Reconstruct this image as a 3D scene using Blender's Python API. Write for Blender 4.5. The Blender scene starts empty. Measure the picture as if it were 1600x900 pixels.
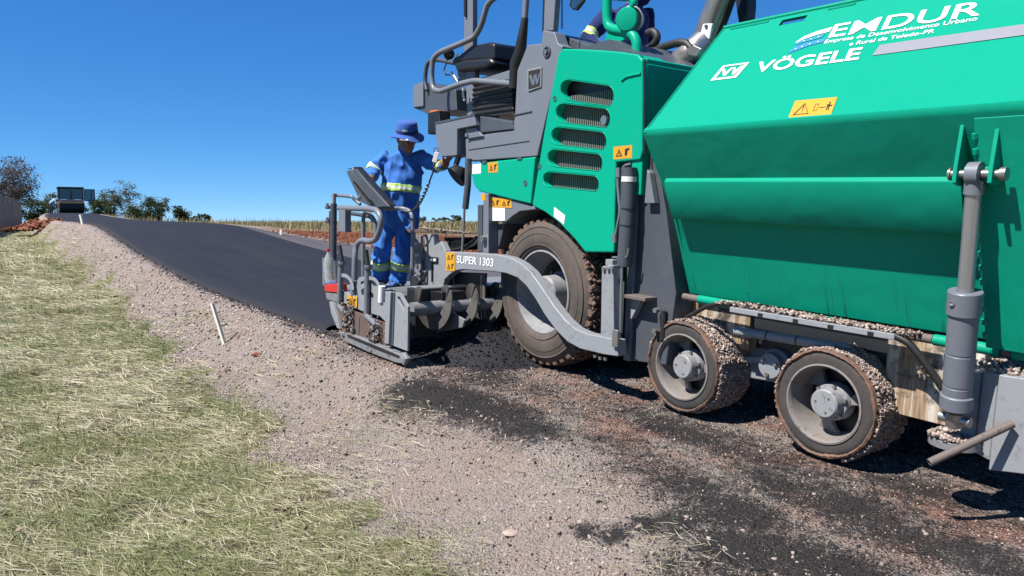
import bpy, bmesh, math, random
import numpy as np
from mathutils import Vector, Matrix, Euler, noise as mnoise
random.seed(7); rng = np.random.default_rng(11)
scene = bpy.context.scene
COL = scene.collection
PI = math.pi

# ------------------------------------------------------------------ camera
FPX = 1155.0                                   # focal length in pixels of a 1600 wide picture
PITCH = math.atan(105 / 1155.0)
CAM = Vector((0, 0, 1.5))
cam_data = bpy.data.cameras.new('camera')
cam_data.sensor_width = 36.0
cam_data.lens = 36.0 * FPX / 1600.0
cam_data.clip_start = 0.05
cam_data.clip_end = 6000
cam = bpy.data.objects.new('camera', cam_data)
cam.location = CAM
cam.rotation_euler = (PI / 2 - PITCH, 0, 0)
COL.objects.link(cam)
scene.camera = cam

# ------------------------------------------------------------------ sky, sun, exposure
SUN_EL = math.radians(54)
SUN_AZ = math.atan2(-0.50, -0.866)              # horizontal direction towards the sun: behind and left of the camera
to_sun = Vector((math.cos(SUN_AZ) * math.cos(SUN_EL), math.sin(SUN_AZ) * math.cos(SUN_EL), math.sin(SUN_EL)))
world = bpy.data.worlds.new('World')
scene.world = world
world.use_nodes = True
wn = world.node_tree.nodes; wl = world.node_tree.links
wn.clear()
sky = wn.new('ShaderNodeTexSky'); sky.sky_type = 'NISHITA'; sky.sun_disc = False
sky.sun_elevation = SUN_EL
sky.sun_rotation = PI / 2 - SUN_AZ
sky.altitude = 3000; sky.air_density = 0.5; sky.dust_density = 0.0; sky.ozone_density = 6.0
sep = wn.new('ShaderNodeSeparateColor'); cmb = wn.new('ShaderNodeCombineColor')          # tone of the clear winter sky: each channel's gradient to the horizon
wl.new(sky.outputs[0], sep.inputs[0])
for ch, (gam, mul) in enumerate(((1.08, 0.46), (0.69, 1.09), (0.42, 2.25))):
    pw = wn.new('ShaderNodeMath'); pw.operation = 'POWER'; pw.inputs[1].default_value = gam; wl.new(sep.outputs[ch], pw.inputs[0])
    ml = wn.new('ShaderNodeMath'); ml.operation = 'MULTIPLY'; ml.inputs[1].default_value = mul; wl.new(pw.outputs[0], ml.inputs[0]); wl.new(ml.outputs[0], cmb.inputs[ch])
bgn = wn.new('ShaderNodeBackground'); bgn.inputs['Strength'].default_value = 0.10
wout = wn.new('ShaderNodeOutputWorld')
wl.new(cmb.outputs[0], bgn.inputs[0]); wl.new(bgn.outputs[0], wout.inputs[0])
sun_data = bpy.data.lights.new('sun', 'SUN')
sun_data.energy = 5.0; sun_data.angle = math.radians(0.53); sun_data.color = (1.0, 0.955, 0.88)
sun = bpy.data.objects.new('sun', sun_data)
sun.rotation_euler = (-to_sun).to_track_quat('-Z', 'Y').to_euler()
sun.location = (0, 0, 30)
COL.objects.link(sun)
scene.view_settings.view_transform = 'Standard'
scene.view_settings.look = 'None'
scene.view_settings.exposure = 1.0
scene.view_settings.gamma = 1.0
scene.render.engine = 'CYCLES'

# ------------------------------------------------------------------ pixel helpers (a pixel gives a direction; the plane it lies on is chosen per thing)
cp, sp = math.cos(PITCH), math.sin(PITCH)
def ray(px, py):
    a = (px - 800) / FPX; b = -(py - 450) / FPX
    return Vector((a, cp + b * sp, -sp + b * cp))
Fh = Vector((0.5836, -0.812, 0)).normalized()   # the way the paver drives, on the flat
EX = Vector((Fh.x, Fh.y, -0.042)).normalized()  # paver forward, down the road's grade
EY = Vector((-Fh.y, Fh.x, 0)).normalized()      # paver left (away from the camera)
EZ = EX.cross(EY)
ORG = Vector((0.2176, 5.5, 0.40)) + 0.9 * EY    # ground below the middle of the rear axle
MM = Matrix(((EX.x, EY.x, EZ.x, ORG.x), (EX.y, EY.y, EZ.y, ORG.y), (EX.z, EY.z, EZ.z, ORG.z), (0, 0, 0, 1)))
def loc(p):
    p = p - ORG
    return Vector((p.dot(EX), p.dot(EY), p.dot(EZ)))
def Mv(px, py, v):                              # point on the paver's plane y = -v
    d = ray(px, py); t = (-v - (CAM - ORG).dot(EY)) / d.dot(EY)
    return loc(CAM + d * t)
def Mx(px, py, x):                              # point on the paver's plane x = const
    d = ray(px, py); t = (x - (CAM - ORG).dot(EX)) / d.dot(EX)
    return loc(CAM + d * t)
def Mp(px, py, p0, n):                          # point on any paver-space plane
    d = ray(px, py); dl = Vector((d.dot(EX), d.dot(EY), d.dot(EZ))); c = loc(CAM)
    return c + dl * ((p0 - c).dot(n) / dl.dot(n))
def xz(v, pts):                                 # traced outline -> (x, z) list on the plane y = -v
    return [(q.x, q.z) for q in (Mv(a, b, v) for a, b in pts)]

# ------------------------------------------------------------------ object helpers
def tag(o, label=None, cat=None, group=None, kind=None):
    if label: o['label'] = label
    if cat: o['category'] = cat
    if group: o['group'] = group
    if kind: o['kind'] = kind
    return o
def empty(name, location=(0, 0, 0), parent=None):
    o = bpy.data.objects.new(name, None); o.empty_display_size = 0.2
    COL.objects.link(o); o.location = location
    if parent: o.parent = parent
    return o
def link(name, me, parent=None, mats=()):
    o = bpy.data.objects.new(name, me); COL.objects.link(o)
    if parent is not None: o.parent = parent
    for m in mats: me.materials.append(m)
    return o
def basis(d):
    d = Vector(d).normalized()
    u = d.orthogonal().normalized(); w = d.cross(u)
    return d, u, w
class MB:
    def __init__(s): s.v = []; s.f = []; s.m = []; s.mi = 0
    def face(s, idx): s.f.append(tuple(idx)); s.m.append(s.mi)
    def vert(s, p): s.v.append((p[0], p[1], p[2])); return len(s.v) - 1
    def box(s, a, b, mat=None):
        x0, y0, z0 = a; x1, y1, z1 = b
        ps = [Vector(q) for q in ((x0,y0,z0),(x1,y0,z0),(x1,y1,z0),(x0,y1,z0),(x0,y0,z1),(x1,y0,z1),(x1,y1,z1),(x0,y1,z1))]
        if mat is not None: ps = [mat @ p for p in ps]
        i = [s.vert(p) for p in ps]
        for q in ((0,3,2,1),(4,5,6,7),(0,1,5,4),(1,2,6,5),(2,3,7,6),(3,0,4,7)): s.face([i[k] for k in q])
        return s
    def hexa(s, ps):                             # 8 corners in box order
        i = [s.vert(p) for p in ps]
        for q in ((0,3,2,1),(4,5,6,7),(0,1,5,4),(1,2,6,5),(2,3,7,6),(3,0,4,7)): s.face([i[k] for k in q])
        return s
    def prism(s, pts, y0, y1):                   # pts: (x, z) outline, extruded in y
        n = len(pts)
        ar = sum(pts[i][0] * pts[(i+1) % n][1] - pts[(i+1) % n][0] * pts[i][1] for i in range(n))
        if ar < 0: pts = pts[::-1]
        a = [s.vert((p[0], min(y0, y1), p[1])) for p in pts]; b = [s.vert((p[0], max(y0, y1), p[1])) for p in pts]
        s.face(a); s.face(b[::-1])
        for i in range(n):
            j = (i + 1) % n; s.face((a[j], a[i], b[i], b[j]))
        return s
    def loft(s, A, B, cap=True):                 # two outlines of equal length (3-D points)
        n = len(A); a = [s.vert(p) for p in A]; b = [s.vert(p) for p in B]
        for i in range(n):
            j = (i + 1) % n; s.face((a[i], a[j], b[j], b[i]))
        if cap: s.face(a[::-1]); s.face(b)
        return s
    def rings(s, rs, closed=False, cap=True):    # list of rings
        ids = [[s.vert(p) for p in r] for r in rs]; n = len(ids[0]); m = len(ids)
        for k in range(m if closed else m - 1):
            a = ids[k]; b = ids[(k + 1) % m]
            for i in range(n):
                j = (i + 1) % n; s.face((a[i], a[j], b[j], b[i]))
        if cap and not closed: s.face(ids[0][::-1]); s.face(ids[-1])
        return s
    def cyl(s, p0, p1, r0, r1=None, n=16):
        p0 = Vector(p0); p1 = Vector(p1); r1 = r0 if r1 is None else r1
        d, u, w = basis(p1 - p0)
        R = lambda p, r: [p + (u * math.cos(2*PI*k/n) + w * math.sin(2*PI*k/n)) * r for k in range(n)]
        return s.rings([R(p0, r0), R(p1, r1)])
    def lathe(s, c, ax, prof, n=32, closed=False, cap=False):   # prof: (distance along axis, radius)
        c = Vector(c); d, u, w = basis(ax)
        return s.rings([[c + d * a + (u * math.cos(2*PI*k/n) + w * math.sin(2*PI*k/n)) * r for k in range(n)] for a, r in prof], closed, cap)
    def tube(s, pts, r, n=10, bend=0.0, cap=True):
        pts = [Vector(p) for p in pts]
        if bend: pts = fillet(pts, bend)
        rs = []; u = None
        for i, p in enumerate(pts):
            if i == 0: d = pts[1] - p
            elif i == len(pts) - 1: d = p - pts[i-1]
            else: d = (pts[i+1] - p).normalized() + (p - pts[i-1]).normalized()
            d.normalize()
            u = d.orthogonal().normalized() if u is None else (u - d * u.dot(d)).normalized()
            w = d.cross(u); rr = r[i] if isinstance(r, (list, tuple)) else r
            rs.append([p + (u * math.cos(2*PI*k/n) + w * math.sin(2*PI*k/n)) * rr for k in range(n)])
        return s.rings(rs, False, cap)
    def mesh(s, name):
        me = bpy.data.meshes.new(name); me.from_pydata(s.v, [], s.f)
        if any(s.m): me.polygons.foreach_set('material_index', s.m)
        bm = bmesh.new(); bm.from_mesh(me); bmesh.ops.recalc_face_normals(bm, faces=bm.faces); bm.to_mesh(me); bm.free()
        return me
    def build(s, name, mats, parent=None, bevel=0.0, smooth=35, seg=2):
        me = s.mesh(name)
        if not isinstance(mats, (list, tuple)): mats = (mats,)
        o = link(name, me, parent, mats)
        if smooth: shade(me, smooth)
        if bevel:
            b = o.modifiers.new('bevel', 'BEVEL'); b.width = bevel; b.segments = seg; b.limit_method = 'ANGLE'; b.angle_limit = math.radians(32)
            b.harden_normals = True; b.use_clamp_overlap = True
        return o
def shade(me, ang=35):
    me.polygons.foreach_set('use_smooth', [True] * len(me.polygons))
    bm = bmesh.new(); bm.from_mesh(me); a = math.radians(ang)
    for e in bm.edges:
        if len(e.link_faces) == 2: e.smooth = e.calc_face_angle(0) < a
        else: e.smooth = False
    bm.to_mesh(me); bm.free()
def fillet(pts, r, n=5):
    out = [pts[0]]
    for i in range(1, len(pts) - 1):
        p = pts[i]; a = pts[i-1] - p; b = pts[i+1] - p
        ra = min(r, a.length * 0.48, b.length * 0.48)
        A = p + a.normalized() * ra; B = p + b.normalized() * ra
        for k in range(n + 1):
            t = k / n; out.append(A * (1-t)**2 + p * 2*t*(1-t) + B * t*t)
    out.append(pts[-1]); return out
def bigmesh(name, V, F4, parent=None, mats=(), smooth=False, attr=None):   # numpy arrays, faces all of one size
    me = bpy.data.meshes.new(name); k = F4.shape[1]
    me.vertices.add(len(V)); me.vertices.foreach_set('co', np.ascontiguousarray(V, np.float32).ravel())
    me.loops.add(F4.size); me.loops.foreach_set('vertex_index', np.ascontiguousarray(F4, np.int32).ravel())
    me.polygons.add(len(F4)); me.polygons.foreach_set('loop_start', np.arange(0, F4.size, k, dtype=np.int32))
    me.polygons.foreach_set('loop_total', np.full(len(F4), k, np.int32))
    if smooth: me.polygons.foreach_set('use_smooth', np.ones(len(F4), bool))
    me.update(calc_edges=True)
    for nm, arr in (attr or {}).items():
        a = me.color_attributes.new(nm, 'FLOAT_COLOR', 'POINT'); a.data.foreach_set('color', np.ascontiguousarray(arr, np.float32).ravel())
    return link(name, me, parent, mats)

# value noise for the terrain (numpy)
def vnoise(x, y, seed=0):
    xi = np.floor(x).astype(np.int64); yi = np.floor(y).astype(np.int64); fx = x - xi; fy = y - yi
    def h(a, b):
        n = (a * 374761393 + b * 668265263 + seed * 974634777) & 0x7fffffff
        n = ((n ^ (n >> 13)) * 1274126177) & 0x7fffffff
        return ((n ^ (n >> 16)) & 0xffff) / 65535.0
    u = fx*fx*(3-2*fx); v = fy*fy*(3-2*fy)
    return (h(xi,yi)*(1-u)+h(xi+1,yi)*u)*(1-v) + (h(xi,yi+1)*(1-u)+h(xi+1,yi+1)*u)*v
def fbm(x, y, seed=0, o=4):
    s = 0; a = 0.5; t = 0
    for k in range(o): s = s + a * vnoise(x * 2**k, y * 2**k, seed + k * 17); t += a; a *= 0.5
    return s / t - 0.5
# ------------------------------------------------------------------ materials
class NT:
    def __init__(s, name):
        s.m = bpy.data.materials.new(name); s.m.use_nodes = True
        s.t = s.m.node_tree; s.n = s.t.nodes; s.l = s.t.links
        s.b = s.n['Principled BSDF']; s.out = s.n['Material Output']
        s._co = None
    def co(s, which='Object'):
        if s._co is None: s._co = s.n.new('ShaderNodeTexCoord')
        return s._co.outputs[which]
    def noise(s, scale, detail=4, rough=0.55, vec=None, dist=0.0, out='Fac'):
        n = s.n.new('ShaderNodeTexNoise'); n.inputs['Scale'].default_value = scale; n.inputs['Detail'].default_value = detail
        n.inputs['Roughness'].default_value = rough; n.inputs['Distortion'].default_value = dist
        s.l.new(vec or s.co(), n.inputs['Vector']); return n.outputs[out]
    def voro(s, scale, vec=None, out='Distance', feature='F1'):
        n = s.n.new('ShaderNodeTexVoronoi'); n.inputs['Scale'].default_value = scale; n.feature = feature
        s.l.new(vec or s.co(), n.inputs['Vector']); return n.outputs[out]
    def ramp(s, fac, stops, interp='LINEAR'):
        r = s.n.new('ShaderNodeValToRGB'); r.color_ramp.interpolation = interp
        e = r.color_ramp.elements
        while len(e) < len(stops): e.new(0.5)
        for q, (p, c) in zip(e, stops):
            q.position = p; q.color = (c, c, c, 1) if isinstance(c, (int, float)) else (*c, 1)
        s.l.new(fac, r.inputs[0]); return r.outputs[0]
    def mix(s, fac, a, b, mode='MIX'):
        m = s.n.new('ShaderNodeMix'); m.data_type = 'RGBA'; m.blend_type = mode; m.clamp_factor = True
        for i, v in ((0, fac), (6, a), (7, b)):
            if isinstance(v, (int, float)): m.inputs[i].default_value = v if i == 0 else (v, v, v, 1)
            elif isinstance(v, tuple): m.inputs[i].default_value = (*v, 1)
            else: s.l.new(v, m.inputs[i])
        return m.outputs[2]
    def math(s, op, a, b=0.0, clamp=False):
        m = s.n.new('ShaderNodeMath'); m.operation = op; m.use_clamp = clamp
        for i, v in ((0, a), (1, b)):
            if isinstance(v, (int, float)): m.inputs[i].default_value = v
            else: s.l.new(v, m.inputs[i])
        return m.outputs[0]
    def attr(s, name, ch=None):
        a = s.n.new('ShaderNodeAttribute'); a.attribute_name = name
        if ch is None: return a.outputs['Color']
        q = s.n.new('ShaderNodeSeparateColor'); s.l.new(a.outputs['Color'], q.inputs[0]); return q.outputs[ch]
    def rnd(s):
        return s.n.new('ShaderNodeObjectInfo').outputs['Random']
    def bump(s, h, strength=0.4, dist=0.02, normal=None):
        b = s.n.new('ShaderNodeBump'); b.inputs['Strength'].default_value = strength; b.inputs['Distance'].default_value = dist
        s.l.new(h, b.inputs['Height'])
        if normal: s.l.new(normal, b.inputs['Normal'])
        return b.outputs[0]
    def set(s, **k):
        for nm, v in k.items():
            nm = nm.replace('_', ' ')
            i = s.b.inputs[nm]
            if isinstance(v, tuple): i.default_value = (*v, 1) if len(v) == 3 else v
            elif isinstance(v, (int, float)): i.default_value = v
            else: s.l.new(v, i)
        return s
PK = 0.70                                     # paint and dirt reflectances are given for a one-stop brighter exposure
def paint(name, col, rough=0.4, dirt=0.25, dirtcol=(0.30, 0.22, 0.17), metal=0.0, grime=0.0, grimecol=(0.02, 0.02, 0.02), scale=6.0, spec=0.5):
    col = tuple(q * PK for q in col); dirtcol = tuple(q * PK for q in dirtcol)
    t = NT(name)
    n1 = t.noise(scale, 6, 0.62); n2 = t.noise(scale * 7, 5, 0.7)
    c = t.mix(t.math('MULTIPLY', n2, 0.22), col, tuple(q * 0.72 for q in col))
    mk = t.ramp(t.math('ADD', t.math('MULTIPLY', n1, 0.65), t.math('MULTIPLY', n2, 0.35)), [(0.52, 0.0), (0.80, 1.0)])
    c = t.mix(t.math('MULTIPLY', mk, dirt), c, dirtcol)
    if grime:
        g = t.ramp(t.noise(scale * 2.3, 7, 0.7, dist=0.6), [(0.55, 0.0), (0.66, 1.0)])
        c = t.mix(t.math('MULTIPLY', g, grime), c, grimecol)
    t.set(Base_Color=c, Metallic=metal, Roughness=t.math('ADD', rough, t.math('MULTIPLY', mk, 0.3), True))
    t.b.inputs['Specular IOR Level'].default_value = spec
    t.l.new(t.bump(n2, 0.05, 0.004), t.b.inputs['Normal'])
    return t.m
M = {}
M['green'] = paint('green_paint', (0.001, 0.405, 0.252), 0.38, 0.10, (0.03, 0.24, 0.17), spec=0.16)
M['green_hopper'] = None
M['grey'] = paint('blue_grey_paint', (0.185, 0.20, 0.235), 0.42, 0.30, (0.26, 0.22, 0.19))
M['grey_light'] = paint('worn_grey_paint', (0.30, 0.315, 0.34), 0.45, 0.45, (0.22, 0.18, 0.15), grime=0.3)
M['grey_dirty'] = paint('dirty_grey_steel', (0.22, 0.225, 0.24), 0.6, 0.65, (0.20, 0.14, 0.10), grime=0.75)
M['dark_frame'] = paint('dark_slate_paint', (0.075, 0.085, 0.105), 0.45, 0.3, (0.16, 0.14, 0.12))
M['black'] = paint('black_plastic', (0.012, 0.012, 0.013), 0.45, 0.25, (0.06, 0.05, 0.045))
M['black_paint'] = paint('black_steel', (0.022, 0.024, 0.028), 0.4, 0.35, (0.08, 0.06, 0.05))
M['vinyl'] = paint('black_vinyl', (0.016, 0.016, 0.017), 0.38, 0.2, (0.07, 0.06, 0.05))
M['steel'] = paint('bare_steel', (0.52, 0.50, 0.48), 0.36, 0.45, (0.20, 0.14, 0.10), metal=0.85)
M['chrome'] = paint('polished_rod', (0.55, 0.55, 0.60), 0.22, 0.12, (0.3, 0.27, 0.25), metal=0.7)
M['rust'] = paint('rusty_steel', (0.16, 0.125, 0.11), 0.75, 0.7, (0.24, 0.18, 0.15), grime=0.7, scale=14)
M['brown'] = paint('mud_brown_steel', (0.13, 0.085, 0.065), 0.8, 0.6, (0.22, 0.15, 0.11), grime=0.4)
M['hose'] = paint('black_rubber_hose', (0.016, 0.016, 0.017), 0.55, 0.4, (0.12, 0.10, 0.09))
M['yellow'] = paint('yellow_sticker', (0.74, 0.36, 0.012), 0.5, 0.10, (0.4, 0.3, 0.2))
M['white_sticker'] = paint('white_sticker', (0.85, 0.85, 0.85), 0.5, 0.12, (0.4, 0.38, 0.36))
M['white_print'] = paint('white_print', (1.0, 1.0, 1.0), 0.45, 0.06)
M['black_print'] = paint('black_print', (0.03, 0.022, 0.015), 0.5, 0.0)
M['grey_print'] = paint('grey_print', (0.27, 0.275, 0.32), 0.5, 0.1)
M['blue_print'] = paint('blue_print', (0.04, 0.25, 0.62), 0.45, 0.05)
M['teal_print'] = paint('teal_print', (0.02, 0.30, 0.42), 0.45, 0.05)
M['orange'] = paint('orange_lamp', (0.75, 0.16, 0.02), 0.3, 0.1)
M['red'] = paint('red_lens', (0.62, 0.02, 0.02), 0.28, 0.15)
def _stained():
    t = NT('stained_white_frame'); mp = t.n.new('ShaderNodeMapping'); mp.inputs['Scale'].default_value = (16, 3, 1.1); t.l.new(t.co(), mp.inputs['Vector'])
    n = t.noise(1.0, 6, 0.65, vec=mp.outputs[0]); b = t.noise(5, 6, 0.7)
    c = t.ramp(n, [(0.36, (0.10, 0.065, 0.035)), (0.47, (0.26, 0.18, 0.11)), (0.56, (0.40, 0.36, 0.30)), (0.68, (0.50, 0.49, 0.47))])
    c = t.mix(t.ramp(b, [(0.52, 0.0), (0.62, 1.0)]), c, (0.05, 0.04, 0.035))
    t.set(Base_Color=c, Roughness=0.7); return t.m
M['white_frame'] = _stained()
M['radiator'] = paint('radiator_fins', (0.21, 0.195, 0.18), 0.6, 0.5, (0.14, 0.12, 0.10))
M['mirror'] = paint('mirror_glass', (0.75, 0.55, 0.45), 0.06, 0.0, metal=1.0)
def _hopper():
    t = NT('green_hopper_paint'); t.co()
    n1 = t.noise(3.0, 6, 0.6); n2 = t.noise(40, 4, 0.6)
    c = t.mix(t.math('MULTIPLY', n2, 0.15), (0.0015, 0.245, 0.155), (0.0015, 0.205, 0.125))
    # dribbles of bitumen run straight down the lower side panel
    mp = t.n.new('ShaderNodeMapping'); mp.inputs['Scale'].default_value = (26, 2.0, 1.3); t.l.new(t.co(), mp.inputs['Vector'])
    dr = t.ramp(t.noise(1.0, 5, 0.65, vec=mp.outputs[0]), [(0.57, 0.0), (0.72, 1.0)])
    sx = t.n.new('ShaderNodeSeparateXYZ'); t.l.new(t.co(), sx.inputs[0])
    low = t.ramp(sx.outputs[2], [(0.72, 1.0), (1.18, 0.0)])
    c = t.mix(t.math('MULTIPLY', t.math('MULTIPLY', dr, low), 0.85), c, (0.008, 0.03, 0.024))
    sc = t.ramp(t.noise(9, 8, 0.75), [(0.60, 0.0), (0.78, 1.0)])
    c = t.mix(t.math('MULTIPLY', sc, 0.30), c, (0.02, 0.17, 0.12))
    c = t.mix(t.ramp(t.noise(1.3, 5, 0.6), [(0.35, 0.0), (0.7, 0.22)]), c, (0.004, 0.20, 0.135))                  # faded and sooty areas
    sp_ = t.ramp(t.noise(75, 3, 0.6), [(0.655, 0.0), (0.70, 1.0)])
    spl = t.math('MULTIPLY', sp_, t.ramp(t.noise(2.2, 4, 0.6), [(0.44, 0.0), (0.60, 1.0)]))
    c = t.mix(t.math('MULTIPLY', spl, t.ramp(sx.outputs[2], [(0.8, 0.9), (1.7, 0.25)])), c, (0.012, 0.014, 0.013))   # bitumen spatter
    mp2 = t.n.new('ShaderNodeMapping'); mp2.inputs['Rotation'].default_value = (0.4, 0.5, 0.3); mp2.inputs['Scale'].default_value = (70, 2.5, 70); t.l.new(t.co(), mp2.inputs['Vector'])
    scr_ = t.ramp(t.noise(1.0, 3, 0.5, vec=mp2.outputs[0]), [(0.72, 0.0), (0.76, 1.0)])
    c = t.mix(t.math('MULTIPLY', scr_, 0.35), c, (0.05, 0.22, 0.17))
    t.set(Base_Color=c, Roughness=t.math('ADD', 0.36, t.math('MULTIPLY', n1, 0.18))); t.b.inputs['Specular IOR Level'].default_value = 0.16
    t.l.new(t.bump(t.noise(2.4, 3, 0.5), 0.30, 0.05), t.b.inputs['Normal'])
    return t.m
M['green_hopper'] = _hopper()
def _tyre(name, col, mud, amt):
    t = NT(name)
    n1 = t.noise(5, 6, 0.65); n2 = t.noise(45, 5, 0.7)
    col = tuple(q * 0.8 for q in col); mud = tuple(q * 0.8 for q in mud)
    mk = t.ramp(t.math('ADD', t.math('MULTIPLY', n1, 0.6), t.math('MULTIPLY', n2, 0.4)), [(0.40, 0.0), (0.66, 1.0)])
    t.set(Base_Color=t.mix(t.math('MULTIPLY', mk, amt), col, mud), Roughness=0.85)
    t.l.new(t.bump(n2, 0.25, 0.006), t.b.inputs['Normal']); return t.m
M['tyre'] = _tyre('dusty_tyre_rubber', (0.062, 0.052, 0.047), (0.145, 0.105, 0.085), 0.7)
M['tyre_tread'] = _tyre('muddy_tread_rubber', (0.10, 0.065, 0.05), (0.20, 0.11, 0.07), 0.9)
M['tyre_small'] = _tyre('grey_solid_tyre', (0.030, 0.029, 0.030), (0.10, 0.075, 0.063), 0.55)
M['mud_ring'] = _tyre('orange_mud', (0.065, 0.045, 0.038), (0.22, 0.115, 0.07), 1.0)
M['tread_cake'] = _tyre('tread_cake', (0.16, 0.115, 0.095), (0.33, 0.255, 0.215), 1.0)
def _crumbs(name, stops, rough=0.85, spec=0.3):
    t = NT(name)
    t.set(Base_Color=t.ramp(t.attr('tint', 0), stops), Roughness=rough); t.b.inputs['Specular IOR Level'].default_value = spec
    return t.m
M['caked'] = _crumbs('caked_gravel', [(0.0, (0.06, 0.045, 0.04)), (0.35, (0.18, 0.135, 0.115)), (0.7, (0.31, 0.245, 0.215)), (1.0, (0.42, 0.36, 0.325))])
M['pebble'] = _crumbs('pebbles', [(0.0, (0.012, 0.011, 0.012)), (0.12, (0.022, 0.020, 0.021)), (0.25, (0.16, 0.115, 0.095)), (0.6, (0.30, 0.24, 0.21)), (0.85, (0.36, 0.295, 0.265)), (1.0, (0.46, 0.41, 0.375))])
# ------------------------------------------------------------------ terrain: t = metres back along the road from the screed, v = metres from the mat's near edge towards the camera
P0 = Vector((-1.61, 6.9, 0)); BK = -Fh; RT = Vector((-EY.x, -EY.y, 0))
ZR = np.array([(-600,-9),(-100,-2.6),(-40,-1.1),(-12,0.02),(-8,0.115),(-4.15,0.303),(-1.855,0.40),(-0.8,0.425),(1,0.435),(2.6,0.455),(4,0.48),(5.9,0.545),(8.5,0.71),(11,0.89),(13.5,1.11),(16,1.32),(18,1.385),(20.6,1.42),(30,1.48),(40,1.60),(55,1.88),(70,2.14),(78,2.15),(100,1.6),(140,0.6),(300,-1),(900,-4)])
ZG = np.array([(-600,-9),(-100,-2.8),(-40,-1.2),(-12,-0.10),(-8,0.0),(-4,0.03),(0,0.08),(5,0.13),(10.8,0.25),(20,0.58),(30,0.84),(45,1.0),(60,1.12),(90,1.2),(140,0.8),(300,-0.5),(900,-4)])
def bend(t): return np.where(t > 18, 0.0009 * (t - 18) ** 2, 0.0) * np.where(t > 90, 0, 1) + np.where(t > 90, 0.0009 * 72**2 + 0.13 * (t - 90), 0)
def tv_world(t, v):
    vv = v - bend(t)
    return P0.x + BK.x * t + RT.x * vv, P0.y + BK.y * t + RT.y * vv
def world_tv(x, y):
    dx = x - P0.x; dy = y - P0.y
    t = dx * BK.x + dy * BK.y; v = dx * RT.x + dy * RT.y
    return t, v + bend(t)
def smooth01(a): a = np.clip(a, 0, 1); return a * a * (3 - 2 * a)
def zr(t):
    return (np.interp(t - 0.7, ZR[:,0], ZR[:,1]) + 2 * np.interp(t, ZR[:,0], ZR[:,1]) + np.interp(t + 0.7, ZR[:,0], ZR[:,1])) / 4
def zg(t):
    return (np.interp(t - 1.0, ZG[:,0], ZG[:,1]) + np.interp(t, ZG[:,0], ZG[:,1]) + np.interp(t + 1.0, ZG[:,0], ZG[:,1])) / 3
def vb(t): return np.interp(t, [-30, 5, 9, 11, 12.5, 15, 17, 25], [-6.4, -6.0, -5.4, -4.95, -4.5, -3.9, -3.7, -3.65])       # far edge of the older lane
def height(t, v, detail=True):
    t = np.asarray(t, float); v = np.asarray(v, float)
    a = zr(t) - 0.028 * np.clip(-v - 2.5, 0, 6) * smooth01((t - 8) / 8); g = zg(t)
    wob = 0.16 * fbm(t * 0.7 + 9, v * 0.3, 3, 3)
    k = smooth01((v + wob - 0.22) / 0.95)
    z = a * (1 - k) + g * k
    z = z + 0.035 * np.exp(-((v - 0.28) / 0.16) ** 2) * smooth01((t - 0.3) / 1.0)              # low gravel windrow beside the mat
    fld = np.interp(t, [-60, -8, 9, 15, 20, 40, 60, 300], [0.3, 1.06, 1.10, 1.17, 1.22, 1.22, 1.12, 0.2]) - 0.0035 * np.clip(-v - 12, 0, 90)
    kf = smooth01((vb(t) - 0.2 - v) / 2.4)
    zf = fld
    z = z * (1 - kf) + zf * kf
    z = z + 0.05 * np.exp(-((v - vb(t) + 0.9) / 0.5) ** 2) * (0.6 + 0.8 * vnoise(t * 1.3, v * 1.3, 5))
    if detail:
        near = np.exp(-np.clip(np.hypot(t + 3, v) - 14, 0, 99) / 12)
        amp = 0.035 * smooth01((v + 0.1) / 1.2) + 0.012
        z = z + near * amp * 2.0 * fbm(t * 1.6, v * 1.6, 21, 4) + near * (0.018 + 0.03 * smooth01((v - 1.0) / 0.6)) * fbm(t * 9, v * 9, 40, 3)
    return z
def ground_hit(px, py):
    d = ray(px, py); s = 0.5; p = CAM.copy()
    while s < 400:
        p = CAM + d * s
        t, v = world_tv(p.x, p.y)
        if p.z <= float(height(t, v)): return p, float(t), float(v)
        s += 0.01 + s * 0.002
    return p, float(t), float(v)
def gz(x, y):
    t, v = world_tv(x, y); return float(height(t, v))

def axis(fine0, fine1, step, lo, hi, grow=1.16):
    a = list(np.arange(fine0, fine1, step)); s = step
    while a[-1] < hi: s *= grow; a.append(a[-1] + s)
    s = step; b = [fine0]
    while b[-1] > lo: s *= grow; b.append(b[-1] - s)
    return np.array(b[:0:-1] + a)
TA = axis(-7.0, 6.0, 0.032, -420, 800); VA = axis(-2.4, 3.6, 0.032, -700, 500)
TT, VV = np.meshgrid(TA, VA, indexing='ij')
HZ = height(TT, VV)
WX, WY = tv_world(TT, VV)
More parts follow.
